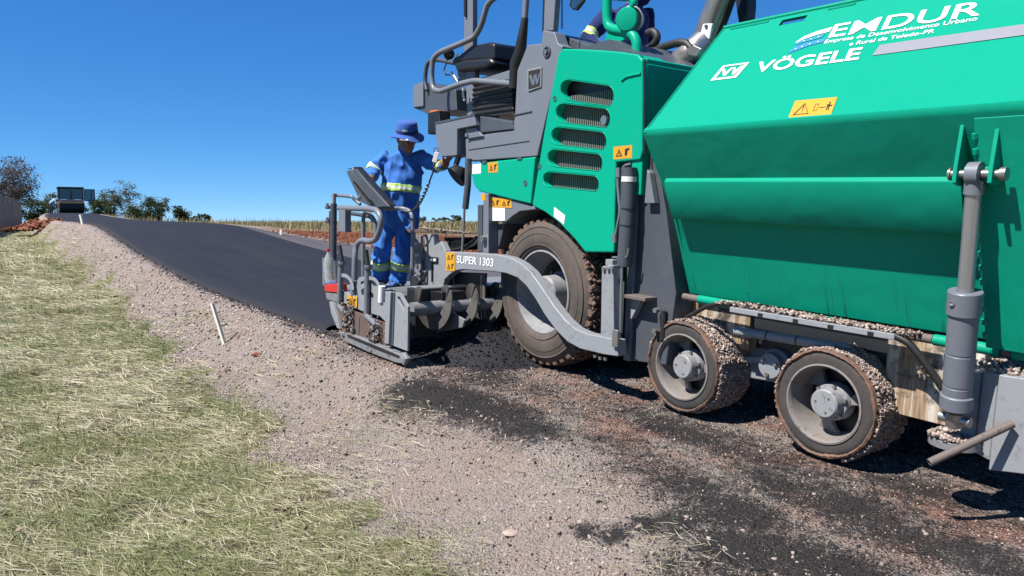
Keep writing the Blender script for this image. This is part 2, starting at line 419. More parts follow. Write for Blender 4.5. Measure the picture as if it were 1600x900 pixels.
# masks
gn = fbm(TT * 0.9, VV * 0.9, 61, 4); gn2 = fbm(TT * 3.5, VV * 3.5, 71, 3)
grass = smooth01((VV - 1.02 + 0.75 * gn + 0.5 * gn2 - np.interp(TT, [-7, -4, 0, 6, 12], [0.05, 0.08, -0.10, -0.30, -0.42])) / 0.55)
red = (1 - smooth01((TT - 14.5) / 3)) * smooth01((vb(TT) - 0.1 - VV + 0.5 * gn2) / 0.4) * (1 - smooth01((vb(TT) - 2.4 - VV + 1.5 * gn) / 0.8))
fieldm = smooth01((vb(TT) - 2.4 - VV + 1.5 * gn) / 0.8)
fieldm = np.maximum(fieldm, smooth01((TT - 15) / 4) * smooth01((vb(TT) - 0.3 - VV) / 0.5))
tar = np.zeros_like(TT)
TAR = [(655,612,.34,1),(700,618,.36,1),(745,632,.36,1),(790,648,.34,.95),(830,668,.3,.9),(760,590,.5,.75),(690,585,.35,.6),(600,560,.3,.5),(840,610,.5,.6),(900,640,.5,.55),
       (960,690,.42,.6),(1020,730,.4,.65),(1080,760,.35,.75),(1150,800,.35,.85),(1230,760,.4,.8),(1320,790,.4,.85),(1420,760,.3,.8),(1420,840,.35,.8),(1530,870,.35,.8),(1150,860,.28,.85),
       (1250,880,.3,.9),(1340,900,.3,.9),(1060,820,.13,.9),(1010,822,.09,.95),(960,838,.08,.9),(915,830,.06,.9),(1460,690,.35,.9),(1560,760,.2,.6),(1080,900,.25,.6),(560,548,.35,.55)]
for px, py, r, s in TAR:
    p, t, v = ground_hit(px, py)
    d2 = ((TT - t) / (r * 1.15)) ** 2 + ((VV - v) / (r * 0.85)) ** 2
    tar = np.maximum(tar, s * np.exp(-d2 * 0.9))
tar = np.maximum(tar, 0.72 * np.exp(-((VV - 0.06) / 0.16) ** 2) * smooth01((TT + 1.5) / 1.5) )      # loose crumbs along the mat's edge
inner = smooth01((0.35 - VV + 0.8 * gn) / 0.7) * smooth01((-TT + 0.2) / 0.5)
tar = np.maximum(tar, inner * (0.50 + 0.75 * fbm(TT * 0.8 + 7, VV * 2.4, 301, 4)))
mask = np.stack([grass, red, tar, np.ones_like(tar)], -1).reshape(-1, 4)
mask2 = np.stack([fieldm, inner, gn + 0.5, np.ones_like(tar)], -1).reshape(-1, 4)
nt, nv = TT.shape
idx = np.arange(nt * nv).reshape(nt, nv)
quads = np.stack([idx[:-1, :-1], idx[:-1, 1:], idx[1:, 1:], idx[1:, :-1]], -1).reshape(-1, 4)
def _ground():
    t = NT('ground'); co = t.co()
    big = t.noise(1.1, 6, 0.6); mid = t.noise(7, 6, 0.65); fine = t.noise(55, 5, 0.7); v1 = t.voro(70); v2 = t.voro(150)
    grav = t.mix(t.ramp(fine, [(0.3, 0.0), (0.7, 1.0)]), (0.24, 0.198, 0.178), (0.415, 0.352, 0.315))
    grav = t.mix(t.ramp(mid, [(0.35, 0.0), (0.75, 1.0)]), grav, (0.34, 0.285, 0.255))
    rs = t.ramp(t.noise(2.6, 6, 0.62), [(0.45, 0.0), (0.62, 1.0)])
    grav = t.mix(t.math('MULTIPLY', rs, t.math('ADD', 0.25, t.math('MULTIPLY', t.attr('mask2', 1), 0.75))), grav, (0.32, 0.185, 0.14))                 # reddish earth showing through the stone
    straw = t.mix(t.ramp(fine, [(0.3, 0.0), (0.7, 1.0)]), (0.13, 0.12, 0.06), (0.38, 0.335, 0.20))
    straw = t.mix(t.ramp(big, [(0.42, 0.0), (0.62, 1.0)]), straw, (0.20, 0.21, 0.085))
    straw = t.mix(t.ramp(t.noise(2.3, 6, 0.7, dist=0.5), [(0.52, 0.0), (0.66, 1.0)]), straw, (0.075, 0.055, 0.032))
    gmask = t.ramp(t.math('ADD', t.attr('mask', 0), t.math('MULTIPLY', t.math('SUBTRACT', mid, 0.5), 0.9)), [(0.35, 0.0), (0.6, 1.0)])
    c = t.mix(gmask, grav, straw)
    redc = t.mix(mid, (0.13, 0.042, 0.02), (0.23, 0.082, 0.04))
    c = t.mix(t.attr('mask', 1), c, redc)
    fl = t.mix(t.ramp(mid, [(0.4, 0.0), (0.6, 1.0)]), (0.21, 0.155, 0.07), (0.16, 0.14, 0.06))
    c = t.mix(t.attr('mask2', 0), c, fl)
    tm = t.math('ADD', t.attr('mask', 2), t.math('ADD', t.math('MULTIPLY', t.math('SUBTRACT', t.noise(14, 7, 0.8), 0.5), 1.5), t.math('MULTIPLY', t.math('SUBTRACT', t.noise(110, 4, 0.7), 0.5), 1.6)))
    tm = t.ramp(tm, [(0.38, 0.0), (0.66, 1.0)])
    tm = t.math('MULTIPLY', tm, t.ramp(t.attr('mask', 2), [(0.06, 0.0), (0.3, 1.0)]))
    c = t.mix(t.math('MULTIPLY', tm, 0.93), c, (0.017, 0.016, 0.018))
    t.set(Base_Color=c, Roughness=t.math('SUBTRACT', 0.95, t.math('MULTIPLY', tm, 0.35)))
    t.b.inputs['Specular IOR Level'].default_value = 0.25
    h = t.math('ADD', t.math('MULTIPLY', mid, 0.9), t.math('ADD', t.math('MULTIPLY', fine, 0.7), t.math('MULTIPLY', v1, -0.5)))
    t.l.new(t.bump(t.math('ADD', h, t.math('MULTIPLY', v2, -0.25)), 1.0, 0.045), t.b.inputs['Normal'])
    return t.m
M['ground'] = _ground()
ground = bigmesh('ground', np.stack([WX, WY, HZ], -1).reshape(-1, 3), quads, None, (M['ground'],), True, {'mask': mask, 'mask2': mask2})
tag(ground, kind='structure')

# ------------------------------------------------------------------ the asphalt
def _asphalt(name, col, bmp, patch):
    t = NT(name)
    n = t.noise(160, 4, 0.7); b = t.noise(0.8, 6, 0.65); w = t.voro(240)
    mp = t.n.new('ShaderNodeMapping'); mp.inputs['Rotation'].default_value = (0, 0, math.atan2(Fh.y, Fh.x)); mp.inputs['Scale'].default_value = (0.25, 2.2, 1)
    mp.vector_type = 'TEXTURE'; mp.inputs['Scale'].default_value = (5.0, 0.5, 1); t.l.new(t.co(), mp.inputs['Vector'])
    st = t.noise(1.0, 5, 0.6, vec=mp.outputs[0])                                          # drag streaks along the road
    c = t.mix(t.ramp(st, [(0.3, 0.0), (0.75, 1.0)]), tuple(q * 0.68 for q in col), tuple(q * 1.5 for q in col))
    c = t.mix(t.math('MULTIPLY', t.ramp(b, [(0.45, 0.0), (0.7, 1.0)]), patch), c, tuple(q * 1.5 for q in col))
    c = t.mix(t.ramp(n, [(0.35, 0.0), (0.75, 1.0)]), c, tuple(q * 1.35 for q in col))
    t.set(Base_Color=c, Roughness=t.math('ADD', 0.52, t.math('MULTIPLY', st, 0.35))); t.b.inputs['Specular IOR Level'].default_value = 0.28
    t.l.new(t.bump(t.math('ADD', n, t.math('MULTIPLY', w, -0.6)), bmp, 0.008), t.b.inputs['Normal'])
    return t.m
M['asphalt'] = _asphalt('fresh_asphalt', (0.0115, 0.011, 0.0136), 0.6, 0.55)
M['asphalt_old'] = _asphalt('older_asphalt', (0.062, 0.056, 0.057), 0.5, 0.5)
def road_sheet(name, prof, t0, t1, mat, nudge=0.0, tstep=0.25, taper=False):
    ta = np.concatenate([np.arange(t0, 30, tstep), np.arange(30, t1, 1.5)])
    vs = np.array([p[0] for p in prof]); hs_ = np.array([p[1] for p in prof])
    T, V = np.meshgrid(ta, vs, indexing='ij')
    H = np.repeat(hs_[None, :], len(ta), 0)
    e = 0.05 * fbm(T * 2.2, T * 0 + 3, 8, 3)
    if taper: V = np.where(V < -3.6, -3.6 + (V + 3.6) / -3.2 * (vb(T) + 3.4), V)
    V2 = V + np.where(V > -0.3, e, 0)
    X, Y = tv_world(T, V2)
    Z = zr(T) - 0.028 * np.clip(-V - 2.5, 0, 6) * smooth01((T - 8) / 8) + H + nudge
    i = np.arange(T.size).reshape(T.shape)
    q = np.stack([i[:-1, :-1], i[1:, :-1], i[1:, 1:], i[:-1, 1:]], -1).reshape(-1, 4)
    o = bigmesh(name, np.stack([X, Y, Z], -1).reshape(-1, 3), q, None, (mat,), True)
    return tag(o, kind='structure')
road_sheet('asphalt_road', [(0.10, -0.06), (0.05, 0.0), (0.02, 0.035), (-0.03, 0.050), (-0.3, 0.054), (-1.7, 0.058), (-3.3, 0.055), (-3.56, 0.052), (-3.6, 0.045), (-3.64, -0.05)], 0.3, 260, M['asphalt'])
road_sheet('older_road_lane', [(-3.3, 0.012), (-3.6, 0.022), (-5, 0.022), (-6.4, 0.022), (-6.8, 0.0), (-6.9, -0.06)], -25, 26, M['asphalt_old'], taper=True)

# ------------------------------------------------------------------ scattered ground cover (uncountable): stones, clods, clippings, crop stubble
CUBE = np.array([(-1,-1,-1),(1,-1,-1),(1,1,-1),(-1,1,-1),(-1,-1,1),(1,-1,1),(1,1,1),(-1,1,1)], float) * 0.62
CF = np.array([(0,3,2,1),(4,5,6,7),(0,1,5,4),(1,2,6,5),(2,3,7,6),(3,0,4,7)])
def rand_rot(n):
    q = rng.normal(size=(n, 4)); q /= np.linalg.norm(q, axis=1)[:, None]; w, x, y, z = q.T
    return np.stack([np.stack([1-2*(y*y+z*z), 2*(x*y-z*w), 2*(x*z+y*w)], -1), np.stack([2*(x*y+z*w), 1-2*(x*x+z*z), 2*(y*z-x*w)], -1), np.stack([2*(x*z-y*w), 2*(y*z+x*w), 1-2*(x*x+y*y)], -1)], 1)
def stones(name, pos, size, tint, parent=None, mat=None, flat=0.75):
    n = len(pos)
    v = CUBE[None] * (1 + 0.45 * rng.uniform(-1, 1, (n, 8, 3))) * np.stack([np.ones(n), rng.uniform(.6, 1, n), rng.uniform(.45, flat, n)], -1)[:, None, :]
    v = np.einsum('nij,nkj->nki', rand_rot(n), v) * size[:, None, None] + pos[:, None, :]
    f = CF[None] + (np.arange(n) * 8)[:, None, None]
    c = np.repeat(tint, 8); c = np.stack([c, c, c, np.ones_like(c)], -1)
    o = bigmesh(name, v.reshape(-1, 3), f.reshape(-1, 4), parent, (mat or M['pebble'],), False, {'tint': c})
    return tag(o, kind='stuff')
CT, CV = (lambda q: (float(q[0]), float(q[1])))(world_tv(0.0, 0.0))
def scatter(n, t0, t1, v0, v1, d0=3.0, power=2.0):
    out_t = []; out_v = []; got = 0
    while got < n:
        t = rng.uniform(t0, t1, n * 4); v = rng.uniform(v0, v1, n * 4)
        d = np.hypot(t - CT, v - CV); keep = rng.uniform(0, 1, n * 4) < 1 / (1 + (d / d0) ** power)
        out_t.append(t[keep]); out_v.append(v[keep]); got += keep.sum()
    t = np.concatenate(out_t)[:n]; v = np.concatenate(out_v)[:n]
    return t, v, np.hypot(t - CT, v - CV)
from_grid = {}
def lookup(A, t, v):
    i = np.clip(np.searchsorted(TA, t) - 1, 0, len(TA) - 2); j = np.clip(np.searchsorted(VA, v) - 1, 0, len(VA) - 2)
    a = np.clip((t - TA[i]) / (TA[i+1] - TA[i]), 0, 1); b = np.clip((v - VA[j]) / (VA[j+1] - VA[j]), 0, 1)
    return A[i, j]*(1-a)*(1-b) + A[i+1, j]*a*(1-b) + A[i, j+1]*(1-a)*b + A[i+1, j+1]*a*b
def gpos(t, v, dz=0.0):
    x, y = tv_world(t, v); return np.stack([x, y, lookup(HZ, t, v) + dz], -1)
t, v, d = scatter(120000, -5.6, 26, -2.6, 2.1, 3.2, 1.8)
ok = (rng.uniform(0, 1, len(t)) > 0.93 * lookup(grass, t, v)) & ~((t > 0.3) & (v < 0.06))
t, v, d = t[ok], v[ok], d[ok]
sz = np.minimum(rng.gamma(1.4, 0.0019, len(t)) + 0.0020, 0.015) * np.clip(d / 4.5, 0.8, 2.2)
tt_ = lookup(tar, t, v) + 0.9 * fbm(t * 8, v * 8, 90, 3) + 0.55 * rng.uniform(-1, 1, len(t))
tint = np.where(tt_ > 0.34, rng.uniform(0.0, 0.14, len(t)), np.clip(rng.normal(0.55, 0.15, len(t)), 0.24, 1))
tint = np.where((lookup(tar, t, v) > 0.3) & (tint > 0.2) & (rng.uniform(0, 1, len(t)) < 0.6), rng.uniform(0.18, 0.42, len(t)), tint)
stones('pebbles', gpos(t, v, sz * 0.12), sz, tint)
# big earth clods half sunk in the bank
t, v, d = scatter(2600, -5.2, 20, 0.30, 2.2, 4, 1.6)
ok = rng.uniform(0, 1, len(t)) > 0.8 * lookup(grass, t, v); t, v, d = t[ok], v[ok], d[ok]
sz = rng.uniform(0.007, 0.022, len(t)) * np.clip(d / 6, 0.9, 2)
stones('earth_clods', gpos(t, v, -sz * 0.25), sz, np.clip(rng.normal(0.5, 0.12, len(t)), 0.25, 0.8), flat=0.6)
# red clods thrown up along the far side of the road
M['red_clod'] = _crumbs('red_clods', [(0.0, (0.07, 0.026, 0.015)), (1.0, (0.22, 0.088, 0.048))], 0.95, 0.1)
t = rng.uniform(-10, 15, 5200); v = vb(t) - 1.1 + rng.normal(0, 0.65, 5200); sz = rng.uniform(0.012, 0.05, 5200)
stones('red_soil_clods', gpos(t, v, sz * 0.1), sz, rng.uniform(0, 1, 5200), mat=M['red_clod'])

def blades(name, pos, length, width, lean, az, tint, mat, curl=0.3, parent=None):
    n = len(pos)
    d = np.stack([np.cos(az) * np.sin(lean), np.sin(az) * np.sin(lean), np.cos(lean)], -1)
    side = np.stack([-np.sin(az), np.cos(az), np.zeros(n)], -1)
    tw = rng.uniform(-1, 1, n)[:, None]; up = np.cross(d, side); side = side * np.sqrt(1 - 0.6 * tw**2) + up * tw * 0.77
    L = length[:, None]; W = width[:, None] * 0.5
    bendv = np.stack([rng.normal(0, 1, n), rng.normal(0, 1, n), -np.abs(rng.normal(0.4, 0.5, n))], -1) * curl * L
    m = pos + d * L * 0.55 + bendv * 0.18; e = pos + d * L + bendv * 0.6
    lowest = pos[:, 2] + 0.004
    m[:, 2] = np.maximum(m[:, 2], lowest); e[:, 2] = np.maximum(e[:, 2], lowest)
    V = np.stack([pos - side * W, pos + side * W, m - side * W * 0.85, m + side * W * 0.85, e - side * W * 0.12, e + side * W * 0.12], 1)
    Fq = np.array([(0, 1, 3, 2), (2, 3, 5, 4)])[None] + (np.arange(n) * 6)[:, None, None]
    c = np.repeat(tint, 6); c = np.stack([c, c, c, np.ones_like(c)], -1)
    return tag(bigmesh(name, V.reshape(-1, 3), Fq.reshape(-1, 4), parent, (mat,), False, {'tint': c}), kind='stuff')
def _blade(name, stops):
    t = NT(name); t.set(Base_Color=t.ramp(t.attr('tint', 0), stops), Roughness=0.7)
    t.b.inputs['Specular IOR Level'].default_value = 0.25
    tr = t.n.new('ShaderNodeBsdfTranslucent'); t.l.new(t.ramp(t.attr('tint', 0), stops), tr.inputs[0])
    mx = t.n.new('ShaderNodeMixShader'); mx.inputs[0].default_value = 0.25
    t.l.new(t.b.outputs[0], mx.inputs[1]); t.l.new(tr.outputs[0], mx.inputs[2]); t.l.new(mx.outputs[0], t.out.inputs[0]); return t.m
M['blade'] = _blade('grass_blades', [(0.0, (0.05, 0.07, 0.02)), (0.3, (0.13, 0.165, 0.06)), (0.5, (0.235, 0.25, 0.115)), (0.75, (0.39, 0.355, 0.225)), (1.0, (0.56, 0.52, 0.375))])
# mown clippings lying flat in swathes
t, v, d = scatter(230000, -5.6, 34, 0.45, 9.0, 3.4, 1.9)
gm = lookup(grass, t, v); ok = rng.uniform(0, 1, len(t)) < gm * 0.97 + 0.05 + 0.30 * (fbm(t * 1.3 + 40, v * 1.3, 201, 3) > 0.03); t, v, d = t[ok], v[ok], d[ok]
sw = fbm(t * 0.8, v * 1.5, 101, 4); pt = fbm(t * 1.7 + 5, v * 1.7, 131, 4)
k = np.clip(d / 4.0, 0.8, 5.0)
tint = np.clip(0.77 + 0.7 * sw + rng.normal(0, 0.22, len(t)) - np.where(pt > 0.12, 0.26, 0), 0, 1)
ang = math.atan2(BK.y, BK.x) + 1.2 + 2.2 * fbm(t * 0.6, v * 0.6, 150, 3) + rng.normal(0, 0.75, len(t))
blades('grass_clippings', gpos(t, v, rng.uniform(0.0, 0.030, len(t)) * (1 + 1.4 * np.clip(sw * 4, 0, 1))), rng.uniform(0.03, 0.125, len(t)) * np.sqrt(k), rng.uniform(0.0015, 0.0036, len(t)) * k, rng.normal(1.40, 0.2, len(t)), ang, tint, M['blade'])
# standing green tufts
t, v, d = scatter(60000, -5.6, 34, 0.5, 8.0, 3.6, 1.9)
gm = lookup(grass, t, v); pt = fbm(t * 1.7 + 5, v * 1.7, 131, 4) + 0.25 * fbm(t * 6, v * 6, 171, 2)
ok = rng.uniform(0, 1, len(t)) < np.where(pt > 0.10, 1.0, 0.10) * np.clip(gm + 0.05, 0, 1) ; t, v, d, pt = t[ok], v[ok], d[ok], pt[ok]
k = np.clip(d / 4.0, 0.8, 5.0)
tint = np.clip(0.30 + rng.normal(0, 0.14, len(t)), 0, 0.8)
blades('green_grass', gpos(t, v, 0), rng.uniform(0.035, 0.11, len(t)) * np.sqrt(k), rng.uniform(0.0018, 0.0036, len(t)) * k, np.abs(rng.normal(0.75, 0.35, len(t))), rng.uniform(0, 2 * PI, len(t)), tint, M['blade'])
# dry crop beyond the road
M['crop'] = _blade('dry_crop', [(0.0, (0.085, 0.105, 0.035)), (0.3, (0.18, 0.16, 0.07)), (0.6, (0.29, 0.23, 0.11)), (1.0, (0.39, 0.315, 0.18))])
n = 70000; t = rng.uniform(-40, 130, n); v = vb(t) - np.where(t < 15, 2.6, 0.7) - rng.gamma(1.3, 15, n)
k = np.clip((-v) / 12, 1, 6)
x, y = tv_world(t, v); z = height(t, v, False)
blades('dry_crop', np.stack([x, y, z], -1), rng.uniform(0.15, 0.40, n), rng.uniform(0.012, 0.035, n) * k, np.abs(rng.normal(0.2, 0.2, n)), rng.uniform(0, 6.28, n), np.clip(rng.normal(0.55, 0.25, n), 0, 1), M['crop'])

# brown dry leaves and scraps among the clippings
M['leaf_litter'] = _blade('leaf_litter', [(0.0, (0.05, 0.03, 0.018)), (0.5, (0.12, 0.08, 0.05)), (1.0, (0.30, 0.23, 0.16))])
t, v, d = scatter(2200, -5.4, 22, 0.7, 7.0, 3.4, 1.8); ok = lookup(grass, t, v) > .5; t, v, d = t[ok], v[ok], d[ok]; k = np.clip(d / 4.0, 0.9, 3)
blades('dry_leaves', gpos(t, v, rng.uniform(.015, .035, len(t))), rng.uniform(0.018, 0.055, len(t)) * k, rng.uniform(0.006, 0.016, len(t)) * k, rng.normal(1.35, 0.25, len(t)), rng.uniform(0, 6.28, len(t)), rng.uniform(0, 1, len(t)), M['leaf_litter'], 0.5)
# ------------------------------------------------------------------ the asphalt paver (x forward, y left, z up; the camera sees its right side)
paver = empty('asphalt_paver'); paver.matrix_world = MM
tag(paver, 'large green and grey wheeled asphalt paver standing at the end of the fresh mat', 'paver')
def yv(v): return -v
def plate(name, pts, v, th, mat, parent=paver, bevel=0.006):      # outline traced on the side plane v, thickness th inwards
    return MB().prism(xz(v, pts), -v, -v + th).build(name, mat, parent, bevel)
def bar(name, path, r, mat, parent=paver, bend=0.0, n=12):        # path of (px, py, v)
    return MB().tube([Mv(*p) for p in path], r, n, bend).build(name, mat, parent)
def rounded(pts, r, n=4):
    q = fillet([Vector((pts[-1][0], 0, pts[-1][1])).lerp(Vector((pts[0][0], 0, pts[0][1])), .5)] + [Vector((a, 0, b)) for a, b in pts] + [Vector((pts[-1][0], 0, pts[-1][1])).lerp(Vector((pts[0][0], 0, pts[0][1])), .5)], r, n)
    return [(a.x, a.z) for a in q[:-1]]
def holed(name, outer, holes, y, th, mat, parent, bevel=0.0):     # flat sheet with openings
    bm = bmesh.new()
    for loop in [outer] + holes:
        vs = [bm.verts.new((a, y, b)) for a, b in loop]
        for i in range(len(vs)): bm.edges.new((vs[i], vs[(i + 1) % len(vs)]))
    bmesh.ops.triangle_fill(bm, use_beauty=True, use_dissolve=False, edges=bm.edges[:], normal=(0, -1, 0))
    for f in bm.faces:
        f.normal_update()
        if f.normal.y > 0: f.normal_flip()
    g = bmesh.ops.extrude_face_region(bm, geom=bm.faces[:])
    for e in g['geom']:
        if isinstance(e, bmesh.types.BMVert): e.co.y += th
    bmesh.ops.recalc_face_normals(bm, faces=bm.faces)
    me = bpy.data.meshes.new(name); bm.to_mesh(me); bm.free()
    o = link(name, me, parent, (mat,)); shade(me, 35)
    if bevel:
        b = o.modifiers.new('bevel', 'BEVEL'); b.width = bevel; b.segments = 3; b.limit_method = 'ANGLE'; b.angle_limit = math.radians(40); b.harden_normals = True
    return o
def text_mesh(name, body, o, xv, yv_, mat, parent, bold=0.0, lift=0.0, spacing=1.0):
    cu = bpy.data.curves.new(name, 'FONT'); cu.body = body; cu.offset = bold; cu.space_character = spacing; cu.resolution_u = 4
    to = bpy.data.objects.new(name, cu); COL.objects.link(to)
    bpy.context.view_layer.update()
    me = bpy.data.meshes.new_from_object(to.evaluated_get(bpy.context.evaluated_depsgraph_get()))
    bpy.data.objects.remove(to)
    me.name = name
    xs = [q.co.x for q in me.vertices]; x0, x1 = min(xs), max(xs)
    cap = 0.70
    n = xv.cross(yv_).normalized()
    for q in me.vertices:
        q.co = o + xv * ((q.co.x - x0) / (x1 - x0)) + yv_ * (q.co.y / cap) + n * lift
    me.materials.clear()
    return link(name, me, parent, (mat,))

# ---- hopper
HP_TOP, HP_RID = (0.604, 2.305), (1.239, 1.648)
X0, X1, XS = 1.287, 3.72, 2.99
def hopper_sheet(name, prof, x0, x1, mat, parent, th=0.02, bevel=0.01, nx=1, skip=()):
    m = MB(); ids = []
    xs_ = [x0 + (x1 - x0) * k / nx for k in range(nx + 1)] if isinstance(nx, int) else nx
    for x in xs_: ids.append([m.vert((x, -v, z)) for v, z in prof])
    for i in range(len(xs_) - 1):
        for j in range(len(prof) - 1):
            if (i, j) in skip: continue
            m.face((ids[i][j], ids[i][j+1], ids[i+1][j+1], ids[i+1][j]))
    me = bpy.data.meshes.new(name); me.from_pydata(m.v, [], m.f)
    o = link(name, me, parent, (mat,)); shade(me, 50)
    s = o.modifiers.new('thick', 'SOLIDIFY'); s.thickness = th; s.offset = -1
    if bevel:
        b = o.modifiers.new('bevel', 'BEVEL'); b.width = bevel; b.segments = 2; b.limit_method = 'ANGLE'; b.angle_limit = math.radians(50); b.harden_normals = True
    return o
def lerp2(a, b, t): return (a[0] + (b[0] - a[0]) * t, a[1] + (b[1] - a[1]) * t)
rid = [lerp2(HP_RID, HP_TOP, 0.045), (1.2345, 1.662), (1.236, 1.645), (1.2275, 1.625)]
sl0 = Mp(1216, 40, Vector((0, -HP_RID[0], HP_RID[1])), Vector((0, -0.72, 0.695)))
sl1 = Mp(1258, 29, Vector((0, -HP_RID[0], HP_RID[1])), Vector((0, -0.72, 0.695)))
wing = hopper_sheet('hopper_wing', [HP_TOP, lerp2(HP_TOP, HP_RID, 0.045), lerp2(HP_TOP, HP_RID, 0.10)] + rid + [(1.085, 1.40), (0.97, 1.20), (0.945, 1.165), (0.865, 0.95), (0.772, 0.715)],
                    X0, X1, M['green_hopper'], paver, 0.016, 0.0, [X0, sl0.x, sl1.x, XS, X1], skip=((1, 1),))
far = wing.copy(); COL.objects.link(far); far.scale = (1, -1, 1)
# rolled top rim with its weld steps
rim = MB().tube([(X0 + 0.01, -HP_TOP[0], HP_TOP[1]), (X1, -HP_TOP[0], HP_TOP[1])], 0.013, 8).build('top_rim', M['green_hopper'], wing)
for a, b in ((1.36, 1.62), (1.98, 2.13), (2.28, 2.42), (2.56, 2.72)):
    p = lerp2(HP_TOP, HP_RID, 0.035)
    mm_ = MB(); mm_.box((a, -p[0] - 0.006, p[1] - 0.004), (b, -p[0] + 0.012, p[1] + 0.008)); mm_.build('weld_bead', M['green_hopper'], wing, 0.003)
# the pressed ledge along the side
ledge = MB().rings([[(x, -a, b) for a, b in ((1.066, 1.420), (1.099, 1.382), (1.097, 1.370), (1.022, 1.178), (1.010, 1.168), (0.95, 1.178), (0.97, 1.22))] for x in (X0 + 0.045, XS - 0.075)]).build('hopper_ledge', M['green_hopper'], wing, 0.006, smooth=30)
for a in (1.36, 1.60, 1.82, 2.03, 2.22, 2.41, 2.60, 2.77):
    b = a + 0.085
    MB().tube([(a, -1.076, 1.421), (b, -1.076, 1.421)], 0.010, 6).build('weld_bead', M['green_hopper'], wing)
# front plate welded on beside the cylinder, with its stitch welds
fp = [(1.224, 1.612), (0.905, 0.70)]
MB().rings([[(x, -a, b) for a, b in (fp[0], (fp[0][0] - 0.02, fp[0][1] - 0.0), (fp[1][0] - 0.02, fp[1][1]), fp[1])] for x in (XS, X1)]).build('front_plate', M['green_hopper'], wing, 0.004)
for k in range(15):
    t = 0.06 + 0.062 * k; p = lerp2(fp[0], fp[1], t); q = lerp2(fp[0], fp[1], t + 0.022)
    MB().tube([(XS + 0.002, -p[0] + 0.003, p[1]), (XS + 0.002, -q[0] + 0.003, q[1])], 0.013, 6).build('weld_bead', M['green_hopper'], wing)
# rear edge plate closing the wing's profile
MB().rings([[(x, -a, b) for a, b in (HP_TOP, HP_RID, (1.085, 1.40), (0.965, 1.19), (0.865, 0.95), (0.772, 0.72), (0.72, 0.72), (0.55, 2.2))] for x in (X0 + 0.003, X0 + 0.02)]).build('rear_edge_plate', M['green_hopper'], wing)
# hinge tube: green sleeves and bare rusty lengths turn about along the lower edge
HV, HZ_ = 0.822, 0.695
segs = [(1.285, 1.40, 'rust'), (1.405, 1.70, 'green'), (1.705, 2.055, 'rust'), (2.06, 2.36, 'green'), (2.365, 2.745, 'rust'), (2.75, 3.02, 'green'), (3.025, 3.06, 'rust'), (3.065, 3.16, 'green'), (3.165, 3.7, 'rust')]
for a, b, m_ in segs:
    r = 0.026 if m_ == 'green' else 0.0215
    MB().cyl((a, -HV, HZ_ - 0.012 * (a - 1.28) / 1.5), (b, -HV, HZ_ - 0.012 * (b - 1.28) / 1.5), r, n=14).build('hinge_sleeve' if m_ == 'green' else 'hinge_tube', M['green_hopper'] if m_ == 'green' else M['rust'], wing)

# lettering and stickers on the sloping panel
PN = Vector((0, -(HP_TOP[1] - HP_RID[1]), -(HP_TOP[0] - HP_RID[0]) )).normalized()
PN = Vector((0, -0.65, 0.635)).normalized()
PO = Vector((0, -HP_RID[0], HP_RID[1])) + PN * 0.0035
sdir = Vector((0, HP_RID[0] - HP_TOP[0], HP_TOP[1] - HP_RID[1])).normalized()
PN = Vector((1, 0, 0)).cross(sdir).normalized(); PN = PN if PN.y < 0 else -PN
PO = Vector((0, -HP_RID[0], HP_RID[1])) + PN * 0.0035
def HPp(px, py, lift=0.0): return Mp(px, py, PO + PN * lift, PN)
def panel_text(name, body, bl, br, up, mat, bold=0.0):
    o = HPp(*bl); xv = HPp(*br) - o; yv_ = HPp(bl[0] + up[0], bl[1] + up[1]) - o
    xv.y = xv.y; return text_mesh(name, body, o, xv, yv_, mat, wing, bold)
def panel_poly(name, pts, mat, lift=0.0, parent=None):
    m = MB(); m.face([m.vert(HPp(a, b, lift)) for a, b in pts]); me = bpy.data.meshes.new(name); me.from_pydata(m.v, [], m.f)
    if me.polygons[0].normal.dot(PN) < 0: me.flip_normals()
    return link(name, me, parent or wing, (mat,))
def panel_strip(name, A, B, mat, lift=0.0):
    m = MB(); a = [m.vert(HPp(*p, lift)) for p in A]; b = [m.vert(HPp(*p, lift)) for p in B]
    for i in range(len(A) - 1): m.face((a[i], a[i+1], b[i+1], b[i]))
    return m.build(name, mat, wing, smooth=0)
panel_text('lettering', 'EMDUR', (1294, 58.5), (1531, 23), (11, -20.5), M['white_print'], 0.010)
panel_text('lettering', 'Empresa de Desenvolvimento Urbano', (1287, 68), (1526, 31.5), (3.2, -5.8), M['white_print'], 0.004)
panel_text('lettering', 'e Rural de Toledo-PR', (1326, 71.5), (1459, 51), (3.2, -5.8), M['white_print'], 0.006)
panel_text('lettering', 'VÖGELE', (1178, 113.5), (1341, 92), (8.5, -16.5), M['white_print'], 0.020)
# swoosh of the town works emblem: a white arc over teal and blue bands
panel_strip('emblem', [(1243, 66), (1256, 57), (1276, 49), (1301, 42)], [(1245, 66.5), (1257, 60.5), (1275, 54.5), (1296, 49)], M['white_print'])
panel_strip('emblem', [(1242, 69), (1256, 62), (1273, 57), (1289, 52)], [(1244, 70.5), (1257, 65.5), (1273, 61.5), (1285, 58)], M['teal_print'])
panel_strip('emblem', [(1231, 82), (1245, 71), (1263, 65.5), (1290, 59.5)], [(1233, 82.5), (1247, 77.5), (1264, 71), (1287, 65.5)], M['blue_print'])
for a, b in ((1243, 76), (1253, 72.5), (1265, 68.5), (1278, 64.5), (1256, 63.5), (1267, 60.5), (1279, 57)):
    panel_poly('emblem_star', [(a - 1.3, b + .5), (a, b + .9), (a + 1.4, b - .3), (a + .2, b - .9)], M['white_print'], 0.001)
